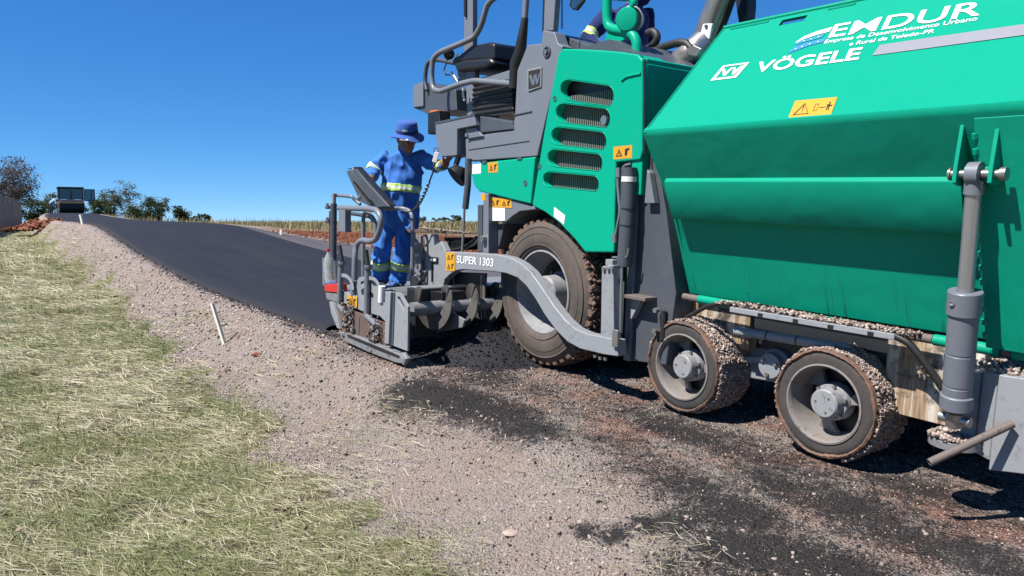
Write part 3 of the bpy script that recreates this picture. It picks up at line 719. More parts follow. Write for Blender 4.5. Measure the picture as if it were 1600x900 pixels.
# lozenge with a double V
oq = [(1110, 126), (1150, 121), (1171, 97), (1130, 102.5)]; iq = [(1117.5, 122.5), (1147, 118.8), (1163.5, 99.8), (1132.5, 104)]
for k in range(4): panel_poly('emblem', [oq[k], oq[(k+1) % 4], iq[(k+1) % 4], iq[k]], M['white_print'])
panel_poly('emblem', [(1128.5, 107.5), (1132.5, 107), (1134, 113), (1142.5, 105.7), (1146, 105.2), (1133, 118.3), (1130, 118.7)], M['white_print'])
panel_poly('emblem', [(1146.5, 105.3), (1149.5, 104.9), (1149, 110.2), (1157, 103.2), (1161, 102.6), (1146.5, 116.3), (1143.5, 116.7)], M['white_print'], 0.0006)
# grey stripe
panel_strip('stripe', [(1375, 70), (1450, 59), (1530, 47.5), (1600, 37.5), (1700, 23)], [(1363, 86.5), (1450, 75), (1530, 64), (1600, 54.5), (1700, 41)], M['grey_print'])
st = panel_poly('warning_sticker', [(1231, 185.5), (1297.5, 181), (1308.5, 151.5), (1242.5, 157.5)], M['yellow'])
def tri_line(pts, w, f, name, mat, parent, **k):
    for i in range(len(pts)):
        a = Vector(pts[i]); b = Vector(pts[(i+1) % len(pts)]); d = (b - a).normalized(); n = Vector((-d.y, d.x)) * w
        f(name, [tuple(a - n - d * w), tuple(b - n + d * w), tuple(b + n + d * w), tuple(a + n - d * w)], mat, 0.0012 + 0.0004 * i, parent)
tri_line([(1239.5, 179), (1262.5, 177), (1258, 161.5)], 0.55, panel_poly, 'pictogram', M['black_print'], st)
panel_poly('pictogram', [(1253, 172), (1254.4, 171.8), (1257.4, 164.8), (1255.7, 165)], M['black_print'], 0.001, st)
panel_poly('pictogram', [(1251.8, 175), (1253.2, 174.9), (1254, 173.4), (1252.6, 173.5)], M['black_print'], 0.001, st)
tri_line([(1270.5, 173.2), (1275.5, 172.6), (1279.5, 162), (1274.5, 162.6)], 0.3, panel_poly, 'pictogram', M['black_print'], st)
for q in ([(1280, 168.6), (1290, 167.6), (1290.4, 166.4), (1280.4, 167.4)], [(1289.8, 172.5), (1291.3, 172.4), (1295, 162.3), (1292.8, 162.5)], [(1292.8, 172.2), (1294.4, 172), (1297.6, 162), (1295.2, 162.3)], [(1291.5, 166.5), (1300.2, 165.6), (1300.6, 163.3), (1293.5, 164)], [(1295.2, 161.6), (1298, 161.3), (1298.9, 158.8), (1296.2, 159.1)]):
    panel_poly('pictogram', q, M['black_print'], 0.001, st)

# ---- hopper cylinder with its lugs
cyl = empty('hopper_cylinder', parent=paver)
T = Mv(1524, 272, 1.20); Bm = Mv(1492, 655, 1.02)
d = (Bm - T).normalized(); mid = T + d * ((Mv(1509, 452, 1.10) - T).length)
bs = lambda k: mid + (Bm - mid) * k
MB().cyl(T + d * 0.02, mid + d * 0.05, 0.030, n=24).build('piston_rod', M['chrome'], cyl)
MB().lathe(mid, d, [(0, 0.032), (0, 0.060), (0.004, 0.063), (0.095, 0.063), (0.098, 0.058), (0.10, 0.055), (0.26, 0.055), (0.262, 0.0535), (0.268, 0.0535), (0.27, 0.055), (0.40, 0.055), (0.402, 0.0535), (0.408, 0.0535), (0.41, 0.055), (0.445, 0.055), (0.45, 0.062), (0.505, 0.062), (0.51, 0.05), (0.51, 0.0)], 28).build('barrel', M['grey'], cyl)
MB().lathe(mid + d * 0.05 + Vector((0, -1, 0)) * 0.060 + Vector((-0.02, 0, 0)), (0, -1, 0), [(0, 0.012), (0.006, 0.012), (0.006, 0.006), (0.002, 0.005), (0.002, 0)], 12).build('port_plug', M['steel'], cyl)
MB().lathe(T, (1, 0, 0), [(-0.022, 0.02), (-0.022, 0.046), (0.022, 0.046), (0.022, 0.02)], 20, True).build('rod_eye', M['grey'], cyl)
MB().cyl(T + Vector((0.0, 0, 0)) + d * 0.03, T + d * 0.075, 0.034, 0.036, 18).build('rod_collar', M['grey'], cyl)
MB().cyl(T + Vector((-0.085, 0, 0)), T + Vector((0.09, 0, 0)), 0.017, n=14).build('pin', M['steel'], cyl)
for s, w in ((-0.092, 0.008), (0.088, 0.02)): MB().cyl(T + Vector((s, 0, 0)), T + Vector((s + w, 0, 0)), 0.025, n=16).build('washer', M['steel'], cyl)
for s in (-0.062, 0.062):
    a = T + Vector((s, 0, 0))
    m = MB()
    for sgn in (0,): m.rings([[(a.x + e, -q, z) for q, z in ((1.155, 1.600), (1.205, 1.600), (a.y * -1 + 0.030, a.z + 0.02), (a.y * -1 + 0.030, a.z - 0.035), (a.y * -1 - 0.02, a.z - 0.045), (1.06, 1.40))] for e in (-0.008, 0.008)])
    m.build('lug', M['green_hopper'], cyl, 0.003)
    MB().tube([(a.x - 0.012, -1.2, 1.605), (a.x + 0.012, -1.2, 1.605)], 0.009, 8).build('weld_bead', M['green_hopper'], cyl)
MB().box((T.x - 0.05, T.y + 0.012, T.z - 0.03), (T.x - 0.024, T.y + 0.06, T.z + 0.028)).box((T.x + 0.024, T.y + 0.012, T.z - 0.03), (T.x + 0.052, T.y + 0.06, T.z + 0.028)).build('spacer', M['green_hopper'], cyl, 0.004)
MB().cyl(Bm + Vector((-0.06, 0, 0)), Bm + Vector((0.06, 0, 0)), 0.022, n=14).cyl(Bm + d * -0.03, Bm + d * 0.03, 0.034, n=14).build('foot_pin', M['steel'], cyl)
ft = Mv(1475, 688, 0.98)
MB().lathe((ft.x + .03, ft.y + .03, ft.z - 0.02), (0, 0, 1), [(0, 0.0), (0, 0.10), (0.035, 0.10), (0.035, 0.0)], 20).build('foot_bracket', M['grey_dirty'], cyl, 0.003)
n = 420; a_ = rng.uniform(0, 6.28, n); q_ = np.sqrt(rng.uniform(0, 1, n)) * .1
stones('asphalt_crumbs', np.stack([ft.x + .03 + np.cos(a_) * q_, ft.y + .03 + np.sin(a_) * q_, ft.z + .018 + rng.uniform(0, .012, n)], -1), rng.uniform(.005, .016, n), np.clip(rng.normal(.45, .25, n), 0, 1), cyl, M['pebble'])

# ---- front cross member and push bar
fb = empty('front_bumper', parent=paver)
m = MB(); bp = xz(0.92, [(1513, 585), (1523, 573), (1568, 580), (1561, 712), (1535, 722), (1504, 692)])
zt, zb = 0.605, 0.20
m.hexa([(2.935, -0.93, 0.27), (3.06, -0.93, 0.235), (3.06, 0.93, 0.235), (2.935, 0.93, 0.27), (2.935, -0.93, zt - 0.02), (3.06, -0.93, zt), (3.06, 0.93, zt), (2.935, 0.93, zt - 0.02)]).build('cross_member', M['grey_light'], fb, 0.006)
MB().hexa([(3.064, -0.945, 0.20), (3.28, -0.945, 0.24), (3.28, 0.93, 0.24), (3.064, 0.93, 0.20), (3.064, -0.945, zt), (3.28, -0.945, zt + 0.01), (3.28, 0.93, zt + 0.01), (3.064, 0.93, zt)]).build('push_beam', M['grey_light'], fb, 0.006)
MB().box((2.9985, -0.936, 0.26), (3.003, -0.931, 0.60)).build('seam', M['dark_frame'], fb)
pa, pb = Mv(1452, 723, 1.22), Mv(1582, 662, 0.97)
mm_ = MB(); mm_.lathe(pa, pb - pa, [(0, 0.012), (0, 0.0165), ((pb - pa).length, 0.0165), ((pb - pa).length, 0.012), ((pb - pa).length - 0.05, 0.012), (0.05, 0.012)], 16, True).build('push_bar', M['rust'], fb)

# ---- wheels
def rear_wheel(cx, side):
    w = empty('rear_wheel', parent=paver); ax = Vector((0, -side, 0)); c = Vector((cx, -0.90 * side, 0.565))
    tyre = MB().lathe(c, ax, [(-0.06, 0.30), (-0.02, 0.315), (0.0, 0.34), (0.012, 0.40), (0.004, 0.47), (-0.018, 0.515), (-0.045, 0.538), (-0.10, 0.549), (-0.25, 0.549), (-0.30, 0.538), (-0.33, 0.50), (-0.345, 0.42), (-0.33, 0.33), (-0.28, 0.30)], 72).build('tyre', M['tyre'], w)
    for r in (0.355, 0.445, 0.487):
        MB().lathe(c, ax, [(0.002 + (0.009 if r < 0.46 else -0.003) - (0.006 if r < 0.4 else 0), r - 0.005), (0.0105 if r < 0.46 else 0.0015, r), (0.002, r + 0.005)], 72).build('sidewall_ring', M['tyre'], tyre)
    m = MB(); n = 40
    for k in range(n):
        for row in (0, 1):
            a = 2 * PI * (k + 0.5 * row) / n
            R = Matrix.Translation(c) @ Matrix.Rotation(a, 4, 'Y')
            sg = 1 if row == 0 else -1
            if row == 0: ps = [(-0.024, 0.020, 0.50), (0.024, 0.020, 0.50), (0.034, 0.16, 0.545), (-0.020, 0.16, 0.545), (-0.022, 0.030, 0.552), (0.022, 0.030, 0.552), (0.032, 0.16, 0.567), (-0.018, 0.16, 0.567)]
            else: ps = [(-0.020, 0.19, 0.545), (0.034, 0.19, 0.545), (0.024, 0.335, 0.50), (-0.024, 0.335, 0.50), (-0.018, 0.19, 0.567), (0.032, 0.19, 0.567), (0.022, 0.322, 0.552), (-0.022, 0.322, 0.552)]
            jit = random.uniform(-0.003, 0.003)
            m.hexa([R @ Vector((x, y * side, z + jit)) for x, y, z in ps])
    m.build('tread', M['tyre_tread'], w, 0.004)
    rim = MB().lathe(c, ax, [(-0.055, 0.312), (-0.015, 0.318), (-0.012, 0.306), (-0.04, 0.292), (-0.075, 0.284), (-0.11, 0.262), (-0.17, 0.250), (-0.20, 0.243)], 64).build('rim', M['rimgrey'], w)
    MB().lathe(c, ax, [(-0.198, 0.245), (-0.225, 0.20), (-0.235, 0.10), (-0.235, 0.0)], 48).build('rim_disc', M['black_paint'], w)  # black puts the shade of the deep dish into the disc's colour
    hub = MB().lathe(c, ax, [(-0.235, 0.165), (-0.19, 0.150), (-0.175, 0.128), (-0.055, 0.122), (-0.040, 0.110), (-0.035, 0.05), (-0.035, 0.0)], 36).build('hub', M['rimgrey'], w)
    for k in range(8):
        a = 2 * PI * k / 8
        p = c + ax * -0.235 + Vector((math.cos(a) * 0.18, 0, math.sin(a) * 0.18))
        MB().cyl(p, p + ax * 0.03, 0.015, n=6).build('wheel_nut', M['steel'], hub)
    nst = 900; th = rng.uniform(-0.9, 1.25, nst); yy = rng.uniform(0.02, 0.33, nst); rr = 0.556 + rng.uniform(-0.012, 0.022, nst)
    stones('mud_clods', np.stack([cx + np.cos(th) * rr, -0.90 * side + yy * side, 0.565 + np.sin(th) * rr], -1), rng.uniform(0.006, 0.024, nst), rng.uniform(0.1, 0.5, nst), w, M['caked_dark'])
    return w
M['rimgrey'] = paint('dusty_rim_paint', (0.31, 0.315, 0.33), 0.55, 0.75, (0.19, 0.13, 0.10), grime=0.6, scale=12)
M['rim_dust'] = paint('mud_washed_rim', (0.25, 0.225, 0.21), 0.7, 0.95, (0.22, 0.135, 0.095), grime=0.5, scale=9)
M['caked_dark'] = _crumbs('caked_mud', [(0.0, (0.045, 0.028, 0.022)), (0.5, (0.17, 0.11, 0.085)), (1.0, (0.30, 0.21, 0.17))])
rear_wheel(-0.04, 1); rear_wheel(-0.04, -1)
def front_wheel(cx, side, seed):
    w = empty('front_wheel', parent=paver); ax = Vector((0, -side, 0)); c = Vector((cx, -0.90 * side, 0.282)); r_ = np.random.default_rng(seed)
    MB().lathe(c, ax, [(-0.01, 0.196), (-0.002, 0.205), (0.0, 0.235), (-0.004, 0.252), (-0.006, 0.254), (-0.008, 0.262), (-0.02, 0.268), (-0.29, 0.268), (-0.30, 0.25), (-0.30, 0.20)], 56).build('tyre', M['tyre_small'], w)
    # ring of reddish mud round the shoulder, uneven
    m = MB(); rs = []
    for k in range(160):
        a = 2 * PI * k / 160; q = r_.uniform(-0.003, 0.003); nz = mnoise.noise((math.cos(a) * 2.2, math.sin(a) * 2.2, seed)); i0 = 0.256 - 0.012 * nz + r_.uniform(-0.002, 0.002); h = max(0, 0.003 + 0.006 * nz) + r_.uniform(0, 0.0015)
        rs.append([c + ax * s + Vector((math.cos(a), 0, math.sin(a))) * r for s, r in ((-0.004, i0), (0.003 + h, i0 + 0.008), (-0.002 + h, 0.272 + q), (-0.03, 0.279 + q), (-0.03, 0.262))])
    m.rings(rs, closed=True).build('mud_ring', M['mud_ring'], w)
    m = MB(); rs = []
    for k in range(80):
        a = 2 * PI * k / 80; rs.append([c + ax * s + Vector((math.cos(a), 0, math.sin(a))) * (r + 0.010 * (mnoise.noise((math.cos(a) * 5, s * 9, math.sin(a) * 5 + seed)))) for s, r in ((-0.02, 0.268), (-0.035, 0.276), (-0.09, 0.278), (-0.15, 0.279), (-0.22, 0.278), (-0.28, 0.272), (-0.295, 0.262))])
    m.rings(rs, closed=True).build('tread', M['tread_cake'], w)
    n = 12000; th = r_.uniform(0, 2 * PI, n); s = r_.uniform(0.015, 0.30, n)
    rr = 0.281 + 0.012 * np.array([mnoise.noise((math.cos(a) * 5, -b * 9, math.sin(a) * 5 + seed)) for a, b in zip(th, s)]) + r_.uniform(-0.004, 0.004, n)
    keep = (np.sin(th) > -0.93); th, s, rr = th[keep], s[keep], rr[keep]
    stones('caked_gravel', np.stack([cx + np.cos(th) * rr, (-0.90 + s) * side, 0.282 + np.sin(th) * rr], -1), np.minimum(r_.gamma(2.2, 0.0018, len(th)) + 0.0035, 0.014), np.clip(r_.normal(0.60, 0.22, len(th)) - 0.3 * (r_.uniform(0, 1, len(th)) < .12), 0, 1), w, M['caked'], 0.6)
    MB().lathe(c, ax, [(-0.03, 0.198), (0.004, 0.203), (0.006, 0.194), (-0.006, 0.186), (-0.02, 0.183), (-0.115, 0.170), (-0.17, 0.166)], 56).build('rim', M['rim_dust'], w)
    MB().lathe(c, ax, [(-0.17, 0.168), (-0.171, 0.0)], 32).build('rim_dark_disc', M['black_paint'], w)  # black disc paints in the shade seen between the spokes
    for k in range(3):
        a0 = math.radians(95 + 120 * k + seed * 17)
        m = MB(); rs = []
        for i in range(7):
            f = i / 6; r = 0.060 + f * 0.115; hw = 0.030 - 0.02 * math.sin(PI * min(1, f * 1.3)) * .6 + 0.038 * f * f; a = a0 + 0.25 * f
            e = Vector((math.cos(a), 0, math.sin(a))); g = Vector((-math.sin(a), 0, math.cos(a)))
            q = c + e * r
            rs.append([q + g * hw + ax * (-0.085 - 0.035 * f), q - g * hw + ax * (-0.085 - 0.035 * f), q - g * hw + ax * (-0.125 - 0.02 * f), q + g * hw + ax * (-0.125 - 0.02 * f)])
        m.rings(rs).build('spoke', M['rim_dust'], w, 0.004)
    hub = MB().lathe(c, ax, [(-0.13, 0.098), (-0.075, 0.095), (-0.065, 0.088), (-0.065, 0.076), (-0.012, 0.073), (-0.004, 0.066), (-0.004, 0.0)], 32).build('hub', M['rimgrey'], w)
    for k in range(6):
        a = 2 * PI * k / 6 + 0.3; p = c + Vector((math.cos(a), 0, math.sin(a))) * 0.085
        MB().cyl(p + ax * -0.07, p + ax * -0.050, 0.010, n=8).build('wheel_nut', M['steel'], hub)
    for k in range(3):
        a = 2 * PI * k / 3 + 0.9; p = c + Vector((math.cos(a), 0, math.sin(a))) * 0.043
        MB().cyl(p + ax * -0.006, p + ax * 0.0, 0.006, n=8).build('bolt', M['steel'], hub)
for k, cx in enumerate((1.36, 2.285)): front_wheel(cx, 1, k + 1); front_wheel(cx, -1, k + 5)

# ---- chassis
MB().box((0.95, -0.62, 0.30), (2.93, 0.62, 0.70)).build('chassis', M['black_paint'], paver, 0.01)
MB().box((2.50, -0.74, 0.28), (2.93, -0.62, 0.66)).build('frame_panel', M['white_frame'], paver, 0.006)
MB().box((1.12, -0.70, 0.42), (1.68, -0.62, 0.66)).build('frame_panel', M['white_frame'], paver, 0.006)
# bogie beam between the small wheels
bg = empty('bogie', parent=paver)
bpv = Mv(1208, 562, 0.66)
MB().prism([(1.42, 0.22), (1.42, 0.34), (1.66, 0.44), (1.86, 0.45), (2.25, 0.34), (2.25, 0.22), (1.84, 0.25)], -0.62, -0.55).build('beam', M['grey_light'], bg, 0.012)
MB().prism([(1.42, 0.30), (1.42, 0.335), (1.80, 0.40), (1.80, 0.36)], -0.66, -0.62).build('beam_rib', M['grey_light'], bg, 0.005)
MB().lathe((1.83, -0.62, 0.36), (0, -1, 0), [(0, 0.10), (0.03, 0.095), (0.045, 0.075), (0.085, 0.070), (0.09, 0.0)], 28).build('pivot', M['grey_light'], bg)
for k in range(3):
    a = k * 2.1 + 0.4; p = Vector((1.83 + math.cos(a) * 0.048, -0.71, 0.36 + math.sin(a) * 0.048)); MB().cyl(p, p + Vector((0, -0.012, 0)), 0.011, n=8).build('bolt', M['steel'], bg)
MB().tube([Mv(1150, 517, 0.79), Mv(1330, 545, 0.79)], 0.026, 16).build('tie_tube', M['grey_light'], paver)
for px_ in (1200, 1247): 
    a = Mv(px_, 517 + (px_ - 1150) * 0.154, 0.79); MB().lathe(a, (1, 0, -0.02), [(-0.004, 0.0255), (-0.004, 0.0275), (0.004, 0.0275), (0.004, 0.0255)], 16).build('tube_clamp', M['black_paint'], paver)
# rail with debris on it, below the hopper
r0, r1 = Mv(1140, 478, 0.93), Mv(1397, 528, 0.93)
rail = MB().box((r0.x, -0.93, 0), (r1.x, -0.80, 0.03), Matrix.Translation((0, 0, 0.668)) ).build('side_rail', M['grey_light'], paver, 0.004)
MB().box((r0.x, -0.70, 0.50), (r1.x, -0.64, 0.664)).build('rail_web', M['black_paint'], paver, 0.003)
for f in (0.22, 0.45, 0.66, 0.88):
    x = r0.x + (r1.x - r0.x) * f; MB().box((x - 0.014, -0.934, 0.672), (x + 0.014, -0.928, 0.69)).build('rail_slot', M['black'], rail)
n = 1500; x = rng.uniform(1.60, 2.70, n); y = rng.uniform(-0.925, -0.83, n); z = 0.70 + rng.uniform(0, 0.012, n) + 0.016 * np.clip(1 - np.abs(x - 1.85) / 0.3, 0, 1) * rng.uniform(0, 1, n)
stones('asphalt_crumbs', np.stack([x, y, z], -1), rng.uniform(0.004, 0.012, n), np.clip(rng.normal(0.4, 0.3, n), 0.0, 1), paver, M['pebble'])
n = 700; x = rng.uniform(2.94, 3.28, n); y = rng.uniform(-0.92, -0.4, n); z = 0.608 + rng.uniform(0, 0.02, n)
stones('asphalt_crumbs', np.stack([x, y, z], -1), rng.uniform(0.004, 0.016, n), np.clip(rng.normal(0.6, 0.2, n), 0.2, 1), paver, M['pebble'])
# hoses at the chassis
bar('hose', [(1072, 496, .84), (1088, 488, .86), (1105, 478, .88), (1128, 474, .90), (1142, 477, .92)], 0.013, M['hose'], bend=0.05)
bar('hose', [(1397, 524, .91), (1420, 535, .90), (1440, 560, .88), (1462, 590, .86), (1478, 615, .84)], 0.017, M['hose'], bend=0.05)

# ---- column between engine and hopper
col_ = xz(0.86, [(1003, 246), (1014, 262), (1066, 448), (1060, 520), (1008, 563), (985, 566), (988, 400)])
column = MB().prism([(0.92, 0.23), (1.22, 0.26), (1.27, 0.72), (1.16, 1.2), (1.03, 1.62), (0.93, 1.62)], -0.88, -0.60).build('side_column', M['dark_frame'], paver, 0.008)
MB().box((0.868, -0.90, 0.228), (0.925, -0.62, 1.52)).build('column_flange', M['grey'], paver, 0.006)
s_ = Mv(1000, 466, 0.96)
MB().box((0.925, -0.985, s_.z - 0.012), (1.12, -0.88, s_.z + 0.012)).build('step', M['rust'], column, 0.004)
MB().prism([(0.93, s_.z - 0.02), (1.03, s_.z - 0.02), (0.955, s_.z - 0.15), (0.93, s_.z - 0.15)], -0.93, -0.885).build('step_bracket', M['grey_light'], column, 0.004)
MB().prism(xz(0.90, [(1016, 265), (1020, 270), (1028, 318), (1012, 318)]), -0.93, -0.885).build('column_block', M['grey'], column, 0.005)
MB().tube([(1.20, -0.90, 0.42), (1.20, -0.90, 0.60)], 0.018, 10).build('valve', M['black_paint'], column)
for z in (0.47, 0.60): MB().cyl((1.16, -0.91, z), (1.16, -0.94, z), 0.016, n=10).build('valve_fitting', M['steel'], column)

# ---- levelling cylinder in front of the column
lc = empty('levelling_cylinder', parent=paver)
MB().tube([Mv(983, 262, .97), Mv(981, 330, .97), Mv(977, 398, .97), Mv(975, 415, .97)], 0.048, 20).build('barrel', M['dark_frame'], lc)
for a, b in ((982, 326), (980, 352)):
    MB().lathe(Mv(a, b, .97), (0.02, 0, 1), [(-0.004, 0.047), (-0.004, 0.050), (0.004, 0.050), (0.004, 0.047)], 20).build('band', M['black_paint'], lc)
MB().lathe(Mv(983, 280, .97), (0.02, 0, 1), [(-0.016, 0.047), (-0.016, 0.0495), (0.016, 0.0495), (0.016, 0.047)], 20).build('band', M['white_sticker'], lc)
bar('guard_rail', [(972, 400, .99), (973, 259, .99), (986, 256, .99)], 0.008, M['steel'], lc, 0.03, 8)
for path, r in (([(968, 404, 1.0), (966, 520, 1.0)], .007), ([(972, 402, 1.0), (969, 520, 1.0)], .010), ([(974, 440, .99), (971, 520, .99)], .008)):
    bar('rod', path, r, M['steel'], lc, 0, 8)
bar('bracket', [(957, 402, 1.0), (980, 402, 1.0), (982, 388, 1.0)], 0.006, M['steel'], lc, 0.02, 8)
bar('hose', [(966, 262, .99), (965, 290, .99), (969, 330, .99), (962, 365, .99), (960, 378, .99)], 0.009, M['steel'], lc, 0.04, 8)
for a, b in ((966, 270), (960, 372)):
    MB().cyl(Mv(a, b - 7, .99), Mv(a, b + 7, .99), 0.017, n=10).build('hose_fitting', M['steel'], lc)

# ---- screed tow arm
armp = xz(1.05, [(695, 393), (740, 395), (780, 398), (798, 402), (815, 411), (830, 424), (848, 449), (866, 476), (884, 499), (900, 513), (918, 521), (940, 525), (966, 531), (967, 557), (945, 554), (908, 545), (888, 534), (870, 516), (852, 491), (838, 467), (824, 447), (810, 434), (792, 427), (770, 424), (725, 421), (712, 423), (704, 429), (695, 438)])
arm = MB().prism(armp, -1.06, -0.98).build('tow_arm', M['grey_light'], paver, 0.008, smooth=25)
MB().prism(xz(1.05, [(941, 416), (959, 414), (960, 540), (939, 536)]), -1.055, -0.985).build('arm_upright', M['grey_light'], arm, 0.006)
for a, b in ((944, 420), (951, 420), (957, 419)): 
    p = Mv(a, b, 1.06); MB().cyl(p, p + Vector((0, -0.012, 0)), 0.013, n=10).build('bolt', M['steel'], arm)
MB().box((Mv(945, 410, 1.05).x, -1.045, Mv(945, 412, 1.05).z - 0.01), (Mv(956, 410, 1.05).x, -0.99, Mv(945, 405, 1.05).z)).build('arm_cap', M['grey_light'], arm, 0.003)
for a, b in ((930, 554), (938, 557), (946, 558)):
    p = Mv(a, b, 1.03); MB().cyl(p, p + Vector((0, 0, -0.02)), 0.013, n=8).build('bolt', M['steel'], arm)
p = Mv(962, 527, 1.07); MB().box((p.x - 0.02, -1.085, p.z - 0.06), (p.x + 0.03, -1.062, p.z + 0.05)).build('clevis', M['steel'], arm, 0.006)
def side_poly(name, pts, v, mat, parent):
    m = MB(); m.face([m.vert(Mv(a, b, v)) for a, b in pts]); me = bpy.data.meshes.new(name); me.from_pydata(m.v, [], m.f)
    if me.polygons[0].normal.y > 0: me.flip_normals()
    return link(name, me, parent, (mat,))
def side_text(name, body, bl, br, tl, v, mat, parent, bold=0.0):
    o = Mv(*bl, v); return text_mesh(name, body, o, Mv(*br, v) - o, Mv(*tl, v) - o, mat, parent, bold)
side_text('lettering', 'SUPER 1303', (713.5, 410.5), (770.5, 416.5), (714, 399), 1.0635, M['white_print'], arm, 0.012)
def warn(pts, v, parent, n=1):                         # yellow sticker with a triangle and a mark in each field
    s = side_poly('warning_sticker', pts, v, M['yellow'], parent)
    A, B, C_, D = [Vector(p) for p in pts]              # bl, br, tr, tl
    for i in range(n):
        def q(u, w):
            if n == 1 or (B - A).length > (D - A).length: uu = (i + u) / n; ww = w
            else: uu = u; ww = (i + w) / n
            p = A * (1-uu) * (1-ww) + B * uu * (1-ww) + C_ * uu * ww + D * (1-uu) * ww
            return (p.x, p.y)
        k = v + 0.0012
        side_poly('pictogram', [q(.12, .2), q(.48, .2), q(.30, .8)], k, M['black_print'], s)
        side_poly('pictogram', [q(.20, .28), q(.40, .28), q(.30, .62)], k + .0008, M['yellow'], s)
        side_poly('pictogram', [q(.28, .33), q(.32, .33), q(.33, .52), q(.27, .52)], k + .0014, M['black_print'], s)
        side_poly('pictogram', [q(.60, .25), q(.72, .22), q(.76, .6), q(.88, .7), q(.84, .82), q(.62, .74)], k, M['black_print'], s)
    return s
warn([(697, 423), (710.5, 423.5), (710.5, 395), (697, 394)], 1.0635, arm, 2)
# ---- engine hood: side cover with five louvres
VC = 0.95
cov = xz(VC, [(878, 76), (900, 76.5), (935, 78), (970, 81), (996, 85), (1003.5, 93), (1004, 150), (1003.5, 235), (1000, 250), (962, 254), (961, 300), (958.5, 395), (914, 394), (897, 373), (873, 348), (852, 332), (831, 321), (850, 205), (872, 84)])
def stad(px0, px1, py0, py1, dy):                     # slot outline, sloping dy from left to right
    P = [(px0, py0), (px1, py0 + dy), (px1 + (px0 - px1) * 0.045, py1 + dy * 0.75), (px0 - 2, py1)]
    h = (py1 - py0) * 0.5; out = []
    lx, rx = px0 + h * 0.75, px1 - h * 0.75
    for k in range(9):
        a = PI / 2 + PI * k / 8; out.append((lx + math.cos(a) * h * 0.78, (py0 + py1) / 2 - math.sin(a) * h))
    for k in range(9):
        a = -PI / 2 + PI * k / 8; out.append((rx + math.cos(a) * h * 0.62, (py0 + py1) / 2 + dy - math.sin(a) * h))
    return out
LV = [(876, 960, 125, 156, 9), (869, 954, 162, 191, 8), (862, 948, 199, 226, 7.5), (856, 942, 234, 260, 7), (849, 936, 269, 292, 6.5)]
holes = [xz(VC, stad(*l)) for l in LV]
cover = holed('side_cover', cov, holes, -VC, 0.035, M['green'], paver, 0.012)
MB().rings([[(a, y, b) for a, b in cov] for y in (-VC + 0.034, -VC + 0.20)], cap=False).build('cover_return', M['green'], cover, smooth=30)
for h in holes:
    pts = [Vector((a, -VC + 0.006, b)) for a, b in h]; n = len(pts); cc = sum(pts, Vector()) / n
    m = MB(); 
    m.rings([[cc + (p - cc) * s + Vector((0, dy_, 0)) for p in pts] for s, dy_ in ((1.06, -0.006), (1.03, -0.008), (1.0, 0.0), (0.995, 0.03), (0.99, 0.055))], cap=False).build('louvre_lip', M['green'], cover)
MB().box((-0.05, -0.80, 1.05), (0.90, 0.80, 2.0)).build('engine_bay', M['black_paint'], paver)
m = MB()
for k in range(45):
    x = 0.02 + k * 0.0195; m.box((x, -0.886, 1.20), (x + 0.009, -0.862, 1.98))
tag(m.build('radiator_fins', M['radiator'], paver, smooth=0), kind='stuff')
MB().box((0.0, -0.850, 1.18), (0.90, -0.845, 2.02)).build('radiator_core', M['black_paint'], paver)
p = Mv(948, 188, 0.90); MB().cyl(p, p + Vector((0, -0.03, 0)), 0.03, n=10).build('radiator_cap', M['steel'], paver)
# raised pressing at the lower right of the cover
bar('cover_crease', [(971, 126, .953), (978, 120, .953), (990, 117, .953), (1001, 115, .953)], 0.008, M['green'], cover, 0.03, 8)
for a, b in ((867, 154), (843, 260)):
    p = Mv(a, b, VC + .001); MB().lathe(p, (0, -1, 0), [(0.003, 0.020), (0.004, 0.012), (-0.008, 0.010), (-0.008, 0.0)], 16).build('cover_lock', M['dark_frame'], cover)
warn([(958.5, 249), (987.5, 247), (987.5, 226.5), (958.5, 229.5)], VC + .0015, cover)
side_poly('data_sticker', [(865, 338), (881, 351), (883, 336.5), (866, 323)], VC + .0015, M['white_sticker'], cover)
# hood body across the machine, its front face turned to the hopper
HF = [(0.20, 2.27), (0.55, 2.245), (0.985, 2.135), (0.99, 1.55), (0.86, 1.5), (0.86, 0.95), (0.1, 1.1)]
MB().prism(HF, 0.80, 0.93).build('hood_side', M['green'], paver, 0.012)
MB().hexa([(0.90, -0.935, 1.3), (0.992, -0.935, 1.3), (0.992, 0.93, 1.3), (0.90, 0.93, 1.3), (0.90, -0.935, 2.10), (0.992, -0.935, 2.10), (0.992, 0.93, 2.10), (0.90, 0.93, 2.10)]).build('hood_front', M['green'], paver, 0.01)
MB().hexa([(0.22, -0.93, 2.20), (0.985, -0.93, 2.07), (0.985, 0.93, 2.07), (0.22, 0.93, 2.20), (0.22, -0.93, 2.262), (0.985, -0.93, 2.132), (0.985, 0.93, 2.132), (0.22, 0.93, 2.262)]).build('hood_top', M['green'], paver, 0.012)
bar('hood_seam', [(1007.5, 92, .94), (1007.5, 242, .94)], 0.006, M['black'], paver, 0, 6)
# green lower panel behind the cover
low = plate('rear_panel', [(733, 257), (780, 251), (836, 245), (829, 319), (800, 312), (765, 303), (748, 299), (741, 290)], 0.95, 0.10, M['green'], bevel=0.012)
for a, b, c_, dd in ((736, 749, 257, 272),): side_poly('data_sticker', [(736, 272), (751.5, 271), (751.5, 255.5), (736, 257)], .9515, M['white_sticker'], low)
warn([(763, 270), (778, 269), (778, 253), (762.5, 254)], .9515, low)
p = Mv(821, 286, .951); MB().lathe(p, (0, -1, 0), [(0.003, 0.022), (0.004, 0.012), (-0.008, 0.010), (-0.008, 0.0)], 16).build('cover_lock', M['dark_frame'], low)
